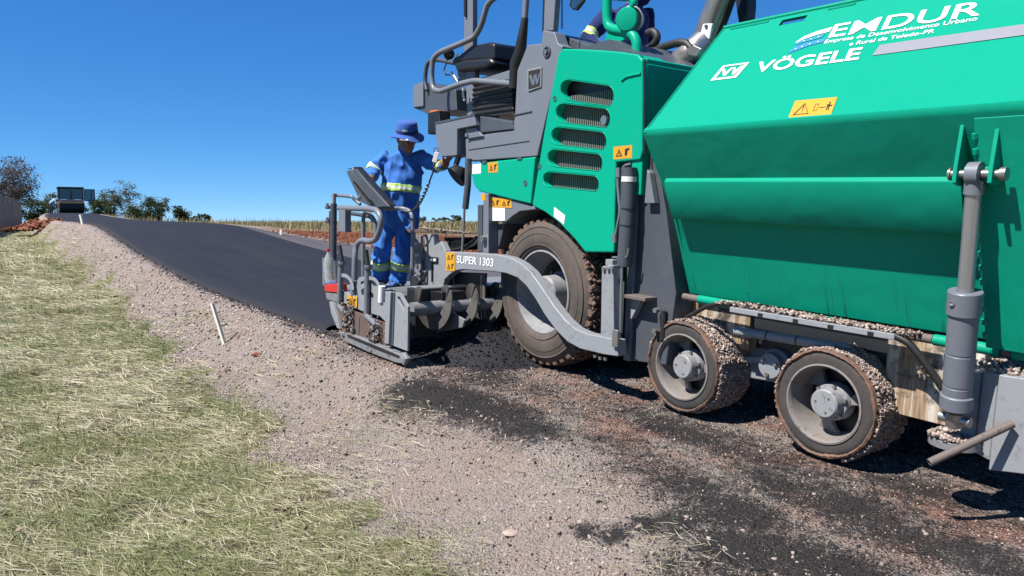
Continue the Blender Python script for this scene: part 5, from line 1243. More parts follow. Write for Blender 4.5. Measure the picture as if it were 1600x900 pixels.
M['pale_blue'] = cloth('pale_blue_shirt', (0.35, 0.52, 0.68))
M['dark_trouser'] = cloth('dark_trousers', (0.015, 0.02, 0.04))
def limb(m, pts, lat):                                 # pts: (point, half width, half depth)
    rs = []; n = 14
    for i, (p, a, b) in enumerate(pts):
        p = Vector(p)
        d = (Vector(pts[min(i+1, len(pts)-1)][0]) - Vector(pts[max(i-1, 0)][0])).normalized()
        u = (lat - d * lat.dot(d)).normalized(); w = d.cross(u)
        rs.append((p, u, w, a, b, d))
    R = []
    p, u, w, a, b, d = rs[0]
    for s, k in ((-0.8, 0.35), (-0.5, 0.8)): R.append([p + d * s * min(a, b) + (u * math.cos(2*PI*j/n) * a + w * math.sin(2*PI*j/n) * b) * k for j in range(n)])
    for p, u, w, a, b, d in rs: R.append([p + u * math.cos(2*PI*j/n) * a + w * math.sin(2*PI*j/n) * b for j in range(n)])
    p, u, w, a, b, d = rs[-1]
    for s, k in ((0.5, 0.8), (0.8, 0.35)): R.append([p + d * s * min(a, b) + (u * math.cos(2*PI*j/n) * a + w * math.sin(2*PI*j/n) * b) * k for j in range(n)])
    m.rings(R)
def hand(m, wrist, tip_dir, palm_n, L=0.18, curl=0.5, side=1):
    t = Vector(tip_dir).normalized(); nrm = Vector(palm_n).normalized(); nrm = (nrm - t * nrm.dot(t)).normalized(); s = t.cross(nrm) * side
    w = Vector(wrist)
    limb(m, [(w, .028, .022), (w + t * L * .25, .040, .018), (w + t * L * .5, .042, .016)], s)
    for k, (o, ln) in enumerate(((-.032, .40), (-.011, .48), (.011, .45), (.031, .36))):
        b = w + t * L * .48 + s * o; c1 = b + t * L * ln * .5 + nrm * L * ln * curl * .25; c2 = c1 + (t * (1 - curl) + nrm * curl).normalized() * L * ln * .5
        limb(m, [(b, .0095, .0095), (c1, .009, .009), (c2, .0075, .0075)], s)
    b = w + t * L * .15 - s * .03; limb(m, [(b, .012, .012), (b - s * .03 + t * .035 + nrm * .01, .011, .011), (b - s * .035 + t * .065 + nrm * .025, .009, .009)], nrm)
def figure(bones, segs, voxel=0.010, fold=0.007, seed=0):
    """bones: MB of overlapping limbs -> one continuous skin; segs: (material index, p, q, reach) choose the cloth of each face"""
    me = bpy.data.meshes.new('body'); me.from_pydata(bones.v, [], bones.f)
    bm = bmesh.new(); bm.from_mesh(me); bmesh.ops.recalc_face_normals(bm, faces=bm.faces); bm.to_mesh(me); bm.free()
    o = bpy.data.objects.new('body', me); COL.objects.link(o)
    r = o.modifiers.new('r', 'REMESH'); r.mode = 'VOXEL'; r.voxel_size = voxel; r.use_smooth_shade = True
    s = o.modifiers.new('s', 'SMOOTH'); s.factor = 0.5; s.iterations = 2
    bpy.context.view_layer.update()
    out = bpy.data.meshes.new_from_object(o.evaluated_get(bpy.context.evaluated_depsgraph_get()))
    bpy.data.objects.remove(o)
    nv = len(out.vertices); co = np.empty(nv * 3, np.float32); out.vertices.foreach_get('co', co); co = co.reshape(-1, 3).astype(float)
    no = np.empty(nv * 3, np.float32); out.vertices.foreach_get('normal', no); no = no.reshape(-1, 3)
    best = np.full(nv, 1e9); lab = np.zeros(nv, int); par = np.zeros(nv)
    for k, (mi, p, q, rad) in enumerate(segs):
        p = np.array(p); q = np.array(q); d = q - p; tt = np.clip(((co - p) @ d) / (d @ d), 0, 1)
        ds = np.linalg.norm(co - p - tt[:, None] * d, axis=1) / rad
        b = ds < best; best[b] = ds[b]; lab[b] = k; par[b] = tt[b]
    mi = np.array([s_[0] for s_ in segs])[lab]
    isc = (mi == 0)
    disp = np.array([(.30 - abs(mnoise.noise(((c[0] + .6 * c[2]) * 11 + seed, c[1] * 8, (c[2] - .5 * c[0]) * 6)))) * 1.6 + 0.35 * mnoise.noise((c[0] * 24, c[1] * 24, c[2] * 12 + seed)) for c in co]) * fold
    co = co + no * (disp * isc)[:, None]
    out.vertices.foreach_set('co', co.astype(np.float32).ravel())
    f = np.array([p.vertices[0] for p in out.polygons])
    out.polygons.foreach_set('material_index', mi[f].astype(np.int32)); out.polygons.foreach_set('use_smooth', np.ones(len(f), bool))
    out.update()
    return out, lab, par
def band(name, me, lab, par, seg, t0, t1, parent, flip=False):
    nm = np.empty(len(me.vertices) * 3, np.float32); me.vertices.foreach_get('normal', nm); nm = nm.reshape(-1, 3)
    co = np.empty(len(me.vertices) * 3, np.float32); me.vertices.foreach_get('co', co); co = co.reshape(-1, 3)
    segs = seg if isinstance(seg, (list, tuple)) else [seg]
    m = MB(); mp = {}
    for p in me.polygons:
        vs = list(p.vertices); q = np.mean([par[v] for v in vs])
        if all(lab[v] in segs for v in vs) and t0 < q < t1:
            ids = []
            for v in vs:
                if v not in mp: mp[v] = m.vert(co[v] + nm[v] * 0.005)
                ids.append(mp[v])
            u = (q - t0) / (t1 - t0); m.mi = 1 if 0.30 < u < 0.70 else 0
            m.face(ids)
    if not m.f: return None
    b = link(name, m.mesh(name), parent, (M['lime'], M['silver'])); b.data.polygons.foreach_set('use_smooth', [True] * len(b.data.polygons))
    sl = b.modifiers.new('thick', 'SOLIDIFY'); sl.thickness = 0.004; sl.offset = -1
    return b
def head(m, c, fw, up, s=1.0):                          # skull, jaw, nose, ears
    rt = fw.cross(up).normalized()
    limb(m, [(c - up * .05 * s, .070 * s, .088 * s), (c + up * .0 * s, .077 * s, .096 * s), (c + up * .05 * s, .073 * s, .092 * s), (c + up * .09 * s, .05 * s, .065 * s)], rt)
    limb(m, [(c - up * .10 * s + fw * .035 * s, .042 * s, .040 * s), (c - up * .05 * s + fw * .03 * s, .062 * s, .062 * s)], rt)
    limb(m, [(c + fw * .092 * s + up * .01 * s, .010 * s, .012 * s), (c + fw * .112 * s - up * .028 * s, .016 * s, .014 * s)], rt)
    limb(m, [(c + fw * .085 * s - up * .065 * s + rt * -.018 * s, .010, .010), (c + fw * .088 * s - up * .065 * s + rt * .018 * s, .010, .010)], up)
    for g in (-1, 1): limb(m, [(c + rt * .080 * g * s - up * .03 * s, .010, .018), (c + rt * .084 * g * s + up * .02 * s, .010, .022)], rt)

# ---- operator on the screed
Zp = 7.15
op = empty('person', tuple(PJ(607, 447, Zp)))
tag(op, 'worker in blue uniform and wide blue hat standing on the paver screed', 'person')
J = {k: PJ(*v) for k, v in dict(head=(636, 217, 6.98), neck=(631, 236, 7.10), chest=(629, 262, 7.13), belly=(626, 298, 7.12), hip=(624, 330, 7.16), sr=(605, 245, 7.12), er=(585, 262, 7.06), wr=(579, 280, 6.90),
     sl=(658, 246, 7.12), el=(682, 259, 7.05), wl=(695, 255, 6.92), hr=(609, 338, 7.16), kr=(596, 388, 7.10), ar=(594, 437, 7.20), hl=(638, 338, 7.16), kl=(630, 390, 7.08), al=(621, 440, 7.15)).items()}
lat = Vector((1, 0.12, 0)).normalized(); fwd = Vector((0.18, -0.9, -0.38)).normalized()
m = MB()
limb(m, [(J['hip'] - Vector((0, 0, .10)), .192, .148), (J['hip'], .188, .142), (J['belly'], .180, .145), (J['chest'], .195, .125), (J['neck'] - Vector((0, 0, .075)), .175, .09), (J['neck'] - Vector((0, 0, .02)), .09, .07)], lat)
limb(m, [(J['neck'] - Vector((0, 0, .05)), .062, .062), (J['neck'] + Vector((0, -.02, .05)), .055, .058)], lat)
head(m, J['head'], fwd, Vector((0.02, -0.32, 0.95)).normalized(), 1.08)
for s, e, w in (('sr', 'er', 'wr'), ('sl', 'el', 'wl')):
    limb(m, [(J[s] + (J['chest'] - J[s]) * .25, .08, .08), (J[s], .072, .070), (J[s].lerp(J[e], .5), .070, .068), (J[e], .064, .062), (J[e].lerp(J[w], .6), .056, .054), (J[w], .050, .048)], lat if s == 'sr' else Vector((0, 1, 0)))
for h, k, a in (('hr', 'kr', 'ar'), ('hl', 'kl', 'al')):
    limb(m, [(J[h] + Vector((0, 0, .06)), .085, .10), (J[h] - Vector((0, 0, .08)), .088, .10), (J[h].lerp(J[k], .6), .086, .092), (J[k], .084, .086), (J[k].lerp(J[a], .5), .082, .088), (J[a] + Vector((0, 0, .02)), .080, .090)], lat)
    ft = Vector((0.12, -1, 0)).normalized()
    limb(m, [(J[a] - ft * .05 - Vector((0, 0, .02)), .044, .05), (J[a] + ft * .05 - Vector((0, 0, .035)), .048, .042), (J[a] + ft * .15 - Vector((0, 0, .05)), .050, .030), (J[a] + ft * .20 - Vector((0, 0, .052)), .040, .024)], Vector((1, 0, 0)))
hr_, hl_ = MB(), MB()
hand(m, J['wr'], PJ(577, 290, 6.80) - J['wr'], Vector((0.1, -.2, -1)), .17, .45, 1)
hand(m, J['wl'], PJ(703, 246, 6.86) - J['wl'], Vector((.2, -.3, .9)), .17, .6, -1)
Hh = J['head']
SEG = [(0, J['hip'], J['chest'], .16), (0, J['chest'], J['neck'] - Vector((0, 0, .06)), .15), (1, J['neck'], Hh + Vector((0, -.03, .08)), .085), (1, Hh + fwd * .05, Hh + fwd * .11 - Vector((0, 0, .06)), .07),
       (0, J['sr'], J['er'], .08), (0, J['er'], J['wr'], .06), (0, J['sl'], J['el'], .08), (0, J['el'], J['wl'], .06),
       (0, J['hr'], J['kr'], .1), (0, J['kr'], J['ar'] + Vector((0, 0, .02)), .09), (0, J['hl'], J['kl'], .1), (0, J['kl'], J['al'] + Vector((0, 0, .02)), .09),
       (1, J['wr'] + (PJ(577, 290, 6.80) - J['wr']) * .15, PJ(577, 293, 6.78), .07), (1, J['wl'] + (PJ(703, 246, 6.86) - J['wl']) * .15, PJ(704, 243, 6.84), .07),
       (2, J['ar'] - Vector((0, -.04, .06)), J['ar'] + Vector((.02, -.2, -.06)), .06), (2, J['al'] - Vector((0, -.04, .06)), J['al'] + Vector((.02, -.2, -.06)), .06)]
me, lab, par = figure(m, SEG, 0.0085, 0.027, 3)
inv = Matrix.Translation(-op.location)
for mt_ in (M['work_blue'], M['skin'], M['shoe']): me.materials.append(mt_)
bands = [(0, .44, .60), (4, .98, 1.01), (5, .02, .42), (7, .30, .8), (9, .42, .66), (11, .42, .66)]
def add_body(root, me, bands, lab, par):
    b = link('body', me, root); bl = []
    for sg, a, c in bands:
        q = band('reflective_band', me, lab, par, sg, a, c, root)
        if q: bl.append(q)
    for o in [b] + bl: o.data.transform(Matrix.Translation(-root.location))
    return b
add_body(op, me, bands, lab, par)
# hat: crown with a band and a drooping wide brim
hup = Vector((0.06, -0.34, 0.94)).normalized(); hc = Hh + hup * .045 - op.location
def wavy_lathe(c, axv, prof, n, amp, seed):
    d, u, w = basis(axv); R = []
    for a, r, k in prof:
        R.append([c + d * (a + k * amp * math.sin(2 * t + seed) ) + (u * math.cos(t) * 1.0 + w * math.sin(t) * 1.0) * r for t in (2 * PI * j / n for j in range(n))])
    return R
hat = MB().rings(wavy_lathe(hc, hup, [(-.030, .160, 1), (-.025, .162, 1), (-.010, .138, .6), (.008, .112, .1), (.018, .103, 0), (.06, .101, 0), (.108, .094, 0), (.122, .082, 0), (.128, .055, 0), (.130, .01, 0)], 40, .022, 1.0), cap=True).build('hat', M['hat_blue'], op, smooth=50)
MB().lathe(hc, hup, [(.014, .1055), (.016, .1075), (.042, .1055), (.044, .1035)], 36).build('hat_band', M['navy'], hat)
def hat_patch(dx, r, a0, a1):
    d, u, w = basis(hup); fr = (Vector((-0.03, -1, 0)) - d * Vector((-0.03, -1, 0)).dot(d)).normalized(); sd = d.cross(fr)
    m2 = MB(); pts = []
    for k in range(6):
        t = (-.24 + .48 * k / 5) + dx; e = fr * math.cos(t) + sd * math.sin(t); pts.append((m2.vert(hc + d * a0[0] + e * a0[1]), m2.vert(hc + d * a1[0] + e * a1[1])))
    for k in range(5): m2.face((pts[k][0], pts[k+1][0], pts[k+1][1], pts[k][1]))
    return m2.build('hat_badge', M['silver'], hat)
hat_patch(0.0, .1, (.046, .1045), (.066, .1035)); hat_patch(0.0, .1, (-.018, .166), (-.008, .148))
# white clip with the remote lead at his left wrist
p = J['wl'] + Vector((-.09, -.07, .05)) - op.location
cl = empty('remote_clip'); cl.location = PJ(681, 246, 6.93)
tag(cl, 'white clip of the coiled lead hooked at the wrist of the screed worker', 'clip')
MB().box((-.022, -.012, -.05), (.022, .012, .05), Matrix.Rotation(.3, 4, 'Y')).build('clip_body', M['white_sticker'], cl, .006)
MB().lathe((.004, 0, .065), (0, 1, 0), [(-.006, .018), (-.006, .03), (.006, .03), (.006, .018)], 16, True).build('clip_ring', M['steel'], cl)
MB().tube([(-.012, 0, -.05), (-.02, 0, -.09)], .008, 8).build('lead_end', M['hose'], cl)

# ---- driver up on the stand, half hidden behind the hood
Zd = 6.25
dr = empty('person', tuple(PJ(982, 150, Zd)))
tag(dr, 'driver in dark blue uniform up on the stand behind the green hood', 'person')
D = {k: PJ(*v) for k, v in dict(hip=(985, 112, 6.25), belly=(985, 75, 6.22), chest=(984, 38, 6.18), neck=(990, 8, 6.15), head=(1003, -18, 6.10), sr=(953, 22, 6.15), er=(918, 60, 6.05), wr=(948, 90, 5.9), sl=(1008, 22, 6.3), el=(1010, 70, 6.45), wl=(990, 100, 6.2), kr=(955, 150, 5.95), kl=(985, 155, 5.95), ar=(955, 215, 5.95), al=(985, 215, 5.95)).items()}
latd = Vector((.85, .5, 0)).normalized(); fd = Vector((.5, -.8, 0)).normalized()
m = MB()
limb(m, [(D['hip'], .16, .13), (D['belly'], .155, .125), (D['chest'], .18, .12), (D['neck'] - Vector((0, 0, .07)), .16, .085), (D['neck'], .07, .065)], latd)
limb(m, [(D['neck'], .06, .06), (D['neck'] + (D['head'] - D['neck']) * .6, .055, .06)], latd)
head(m, D['head'], Vector((.75, -.6, -.2)).normalized(), Vector((.1, -.1, 1)).normalized(), 1.05)
for s, e, w in (('sr', 'er', 'wr'), ('sl', 'el', 'wl')):
    limb(m, [(D[s] + (D['chest'] - D[s]) * .3, .085, .085), (D[s], .082, .08), (D[s].lerp(D[e], .5), .074, .072), (D[e], .066, .064), (D[e].lerp(D[w], .6), .054, .052), (D[w], .045, .045)], latd)
    hand(m, D[w], D[w] - D[e], Vector((0, -.3, -1)), .17, .5, 1)
for kk, aa in (('kr', 'ar'), ('kl', 'al')):
    limb(m, [(D['hip'] + Vector((0, 0, -.03)), .10, .10), (D['hip'].lerp(D[kk], .5), .09, .09), (D[kk], .08, .08), (D[kk].lerp(D[aa], .5), .07, .07), (D[aa], .06, .06)], latd)
SEGD = [(0, D['hip'], D['chest'], .16), (0, D['chest'], D['neck'] - Vector((0, 0, .06)), .15), (1, D['neck'] + Vector((0, 0, .02)), D['head'] + Vector((0, 0, .08)), .1), (0, D['sr'], D['er'], .08), (0, D['er'], D['wr'], .06), (0, D['sl'], D['el'], .08), (0, D['el'], D['wl'], .06),
        (0, D['hip'], D['kr'], .1), (0, D['hip'], D['kl'], .1), (0, D['kr'], D['ar'], .08), (0, D['kl'], D['al'], .08), (1, D['wr'] + (D['wr'] - D['er']).normalized() * .04, D['wr'] + (D['wr'] - D['er']).normalized() * .16, .06), (1, D['wl'] + (D['wl'] - D['el']).normalized() * .04, D['wl'] + (D['wl'] - D['el']).normalized() * .16, .06)]
me, lab, par = figure(m, SEGD, 0.010, 0.010, 9)
for mt_ in (M['navy'], M['skin']): me.materials.append(mt_)
add_body(dr, me, [(3, .78, 1.0)], lab, par)
MB().lathe(D['head'] + Vector((0, 0, .03)) - dr.location, (0, 0, 1), [(0, .20), (.004, .20), (.01, .11), (.08, .10), (.10, .06), (.105, 0)], 28).build('hat', M['hat_blue'], dr)
# ------------------------------------------------------------------ stakes
M['stake'] = paint('whitewashed_wood', (0.95, 0.88, 0.70), 0.8, 0.3, (0.35, 0.28, 0.2), scale=20)
def stake(label, base, top, w):
    b, t0, v0 = ground_hit(*base)
    Z = b.y * cp - (b.z - 1.5) * sp
    tp = PJ(*top, Z); d = (tp - b); o = empty('survey_stake', tuple(b)); tag(o, label, 'stake', 'survey stakes along the road')
    q = d.to_track_quat('Z', 'Y').to_matrix().to_4x4()
    L = d.length; m = MB(); m.box((-w, -w * .7, -.15), (w, w * .7, L), q).build('shaft', M['stake'], o, w * .15)
    MB().box((-w * 1.02, -w * .72, L - .0), (w * 1.02, w * .72, L + w * .3), q).build('cut_end', M['stake'], o, w * .2)
    return o
stake('leaning whitish wooden stake on the near gravel bank, the largest', (351, 538), (331.5, 475), .019)
stake('white stake at the crest of the bank in front of the distant roller', (130, 350), (126.5, 336), .045)
stake('tiny whitish stake on the red soil across the road', (439, 368), (439, 359), .03)

# ------------------------------------------------------------------ weathered board fence at the far left
M['plank'] = None
def _plank():
    t = NT('weathered_boards'); mp = t.n.new('ShaderNodeMapping'); mp.inputs['Scale'].default_value = (9, 9, .8); t.l.new(t.co(), mp.inputs['Vector'])
    n = t.noise(3, 5, .6, vec=mp.outputs[0]); r = t.rnd()
    c = t.mix(n, (0.22, 0.16, 0.11), (0.40, 0.32, 0.235)); c = t.mix(t.math('MULTIPLY', r, .45), c, (0.19, 0.16, 0.14))
    t.set(Base_Color=c, Roughness=.9); return t.m
M['plank'] = _plank()
fA, fB = Vector((-21.5, 28.5, 0)), Vector((-39.6, 60.0, 0))
fence = empty('board_fence', (fB.x, fB.y, gz(fB.x, fB.y))); tag(fence, 'weathered grey vertical board fence at the far left of the lawn', 'fence')
fd_ = (fB - fA); fl = fd_.length; fdn = fd_.normalized(); NP = 150
pm = MB().box((0, -.014, 0), (1, .014, 1)).mesh('board')
pm.materials.append(M['plank'])
ang = math.atan2(fdn.y, fdn.x)
for k in range(NP):
    p = fA + fdn * (fl * k / NP); z0 = gz(p.x, p.y) - .05; h = 1.95 + random.uniform(-.06, .06) + .25 * (1 - k / NP)
    o = bpy.data.objects.new('board', pm); COL.objects.link(o); o.parent = fence
    o.location = Vector((p.x, p.y, z0)) - fence.location; o.rotation_euler = (random.uniform(-.02, .02), random.uniform(-.015, .015), ang); o.scale = (fl / NP * .93, 1, h)
for zz in (.45, 1.55):
    m = MB()
    a = Vector((fA.x, fA.y, gz(fA.x, fA.y) + zz)) - fence.location; b = Vector((fB.x, fB.y, gz(fB.x, fB.y) + zz)) - fence.location
    off = Vector((-fdn.y, fdn.x, 0)) * .05
    m.tube([a + off, a.lerp(b, .5) + off, b + off], .04, 4).build('fence_rail', M['plank'], fence)

# ------------------------------------------------------------------ mound of red earth
mp_, mtt, mvv = ground_hit(66, 357)
mo = empty('earth_mound', tuple(mp_)); tag(mo, 'mound of red earth dumped beside the fence end', 'mound')
n = 24; g = np.linspace(-1, 1, n); gx, gy = np.meshgrid(g, g, indexing='ij')
hh = .75 * np.clip(1 - (gx ** 2 + gy ** 2), 0, 1) ** .8 * (0.7 + 0.9 * fbm(gx * 2.2 + 3, gy * 2.2, 77, 3) + .4 * gx) - .05
MBm = np.stack([gx * 1.25, gy * .8, hh * .75], -1).reshape(-1, 3)
i = np.arange(n * n).reshape(n, n); qd = np.stack([i[:-1, :-1], i[1:, :-1], i[1:, 1:], i[:-1, 1:]], -1).reshape(-1, 4)
M['red_earth'] = paint('red_earth', (0.20, 0.065, 0.032), .95, .5, (.32, .12, .06), scale=4)
bigmesh('mound_core', MBm, qd, mo, (M['red_earth'],), True)
a = rng.integers(0, len(MBm), 700); stones('mound_clods', MBm[a] + rng.normal(0, .03, (700, 3)), rng.uniform(.02, .08, 700), rng.uniform(0, 1, 700), mo, M['red_clod'])

# ------------------------------------------------------------------ distant roller, seen from behind
M['roller_body'] = paint('roller_dark', (0.022, 0.025, 0.030), .5, .3, (.1, .08, .06))
M['roller_ochre'] = paint('roller_ochre', (0.30, 0.19, 0.09), .6, .5, (.2, .13, .08))
def _glass(name, col):
    t = NT(name); t.set(Base_Color=col, Roughness=.06); t.b.inputs['Transmission Weight'].default_value = .55; t.b.inputs['Specular IOR Level'].default_value = .8; return t.m
M['cab_glass'] = _glass('tinted_cab_glass', (.06, .13, .16))
rp, rt_, rv_ = ground_hit(112, 334)
rp = PJ(112, 334, 69); rz = gz(rp.x, rp.y) + .06; rol = empty('road_roller', (rp.x, rp.y, rz)); rol.rotation_euler = (0, 0, math.atan2(-rp.y, -rp.x) + .06)
tag(rol, 'distant dark road roller with open cab door on the crest of the new asphalt', 'roller')
# local x points to the camera
def rb(name, a, b, mat, bev=.03, parent=rol): return MB().box(a, b).build(name, mat, parent, bev)
MB().lathe((.15, -1.0, .62), (0, 1, 0), [(0, 0), (0, .60), (.02, .62), (.98, .62), (1.0, .60), (1.0, 0)], 32).build('drum', M['roller_body'], rol)
MB().lathe((.15, .0, .62), (0, 1, 0), [(0, 0), (0, .60), (.02, .62), (.98, .62), (1.0, .60), (1.0, 0)], 32).build('drum', M['roller_body'], rol)
rb('frame', (-.9, -1.06, .45), (.55, -1.0, .95), M['roller_body']); rb('frame', (-.9, 1.0, .45), (.55, 1.06, .95), M['roller_body'])
rb('engine_hood', (-1.2, -.95, .7), (.8, .95, 1.05), M['roller_body']); rb('rear_bumper', (.75, -1.02, .85), (.95, 1.02, 1.02), M['roller_ochre'])
rb('hood_grille', (.82, -.9, 1.04), (.9, .9, 1.22), M['grey_dirty'])
cab = rb('cab_floor', (-1.1, -1.0, 1.1), (.5, 1.0, 1.26), M['roller_body'])
for sx, sy in ((-1.05, -.95), (-1.05, .95), (.45, -.95), (.45, .95)): rb('cab_pillar', (sx - .05, sy - .05, 1.25), (sx + .05, sy + .05, 2.28), M['roller_body'], .01)
rb('cab_pillar', (.44, -.04, 1.25), (.50, .04, 2.28), M['roller_body'], .01)
rb('cab_roof', (-1.2, -1.08, 2.27), (.62, 1.08, 2.42), M['roller_body'], .05)
for a_, b_ in ((-.90, -.05), (.05, .90)): rb('cab_window', (.46, a_, 1.32), (.475, b_, 2.22), M['cab_glass'], 0)
for sy in (-.96, .94): rb('cab_window', (-1.0, sy, 1.32), (.40, sy + .015, 2.22), M['cab_glass'], 0)
rb('cab_window', (-1.06, -.9, 1.32), (-1.045, .9, 2.22), M['cab_glass'], 0)
rb('driver_seat', (-.5, -.3, 1.26), (.0, .3, 1.9), M['black'], .08)
door = empty('cab_door', parent=rol)
for a_, b_ in (((.42, 1.02, 1.18), (.47, 1.09, 2.22)), ((.42, 1.60, 1.18), (.47, 1.67, 2.22)), ((.42, 1.87, 1.18), (.47, 1.95, 2.22)), ((.42, 1.02, 1.14), (.47, 1.95, 1.22)), ((.42, 1.02, 2.18), (.47, 1.95, 2.25))): rb('door_frame', a_, b_, M['roller_body'], .01, door)
rb('door_glass', (.44, 1.09, 1.22), (.452, 1.60, 2.18), M['cab_glass'], 0, door)
rb('door_glass', (.44, 1.67, 1.22), (.452, 1.87, 2.18), M['cab_glass'], 0, door)
for sy in (-.75, .75): rb('tail_lamp', (.94, sy - .08, .9), (.97, sy + .08, .98), M['red'], 0)

# ---- far worker stooping beside the roller
fwp = PJ(80, 334, 60); fw_ = empty('person', (fwp.x, fwp.y, gz(fwp.x, fwp.y))); tag(fw_, 'distant person in pale blue shirt stooping beside the roller', 'person')
m = MB(); B0 = Vector((0, 0, 0)); latf = Vector((.8, -.5, 0)).normalized(); ff = Vector((.5, .8, 0)).normalized()
hip = Vector((0, 0, .86)); sh = hip + Vector((.36, -.1, .26)); hd = sh + Vector((.2, -.05, .02))
limb(m, [(hip, .16, .14), (hip.lerp(sh, .5), .17, .15), (sh, .19, .13)], latf)
limb(m, [(sh, .07, .07), (hd, .10, .11), (hd + Vector((.08, 0, -.04)), .09, .1)], latf)
for g in (-1, 1):
    f0 = latf * .13 * g; kn = hip * .52 + f0 * 1.1 + Vector((.08, 0, 0)); an = f0 * 1.3 + Vector((-.02, 0, .06))
    limb(m, [(hip + f0 * .7, .1, .1), (kn, .075, .075), (an, .06, .06), (an + Vector((.14, -.04, -.03)), .045, .04)], latf)
    el = sh + latf * .2 * g + Vector((.08, 0, -.25)); wr = el + Vector((.18, 0, -.2))
    limb(m, [(sh + latf * .17 * g, .07, .07), (el, .055, .055), (wr, .04, .04)], latf); hand(m, wr, Vector((.5, 0, -.8)), Vector((1, 0, 0)), .17, .4)
me, lab, par = figure(m, [(0, hip + Vector((.05, 0, .06)), sh, .16), (1, hip, hip * .5, .15), (1, hip * .5, Vector((0, 0, .05)), .2), (2, sh + Vector((.1, 0, 0)), hd + Vector((.1, 0, 0)), .1), (0, sh, sh + Vector((.08, 0, -.25)), .2), (2, sh + Vector((.2, 0, -.4)), sh + Vector((.35, 0, -.6)), .2)], .02, .01, 4)
for mt_ in (M['pale_blue'], M['dark_trouser'], M['skin']): me.materials.append(mt_)
link('body', me, fw_)
MB().lathe(hd + Vector((.06, 0, .07)), (.3, 0, 1), [(-.02, .17), (0, .17), (.01, .1), (.08, .09), (.09, 0)], 18).build('hat', M['pale_blue'], fw_)

# ------------------------------------------------------------------ trees and bushes
def _leaf(name, stops):
    stops = [(a, tuple(q * .72 for q in c)) for a, c in stops]; t = NT(name); c = t.ramp(t.attr('tint', 0), stops); t.set(Base_Color=c, Roughness=.6); t.b.inputs['Specular IOR Level'].default_value = .25
    tr = t.n.new('ShaderNodeBsdfTranslucent'); t.l.new(c, tr.inputs[0]); mx = t.n.new('ShaderNodeMixShader'); mx.inputs[0].default_value = .3
    t.l.new(t.b.outputs[0], mx.inputs[1]); t.l.new(tr.outputs[0], mx.inputs[2]); t.l.new(mx.outputs[0], t.out.inputs[0]); return t.m
LEAF = dict(dark=_leaf('dark_leaves', [(0, (.015, .03, .008)), (.5, (.045, .075, .018)), (1, (.11, .14, .04))]),
            olive=_leaf('olive_leaves', [(0, (.03, .04, .012)), (.5, (.08, .10, .03)), (1, (.17, .18, .07))]),
            purple=_leaf('purplish_leaves', [(0, (.06, .046, .042)), (.5, (.13, .10, .09)), (1, (.22, .18, .15))]),
            grey=_leaf('grey_green_leaves', [(0, (.05, .06, .045)), (.5, (.11, .125, .09)), (1, (.20, .215, .16))]))
M['bark'] = paint('bark', (.12, .10, .085), .9, .5, (.2, .17, .15), scale=8)
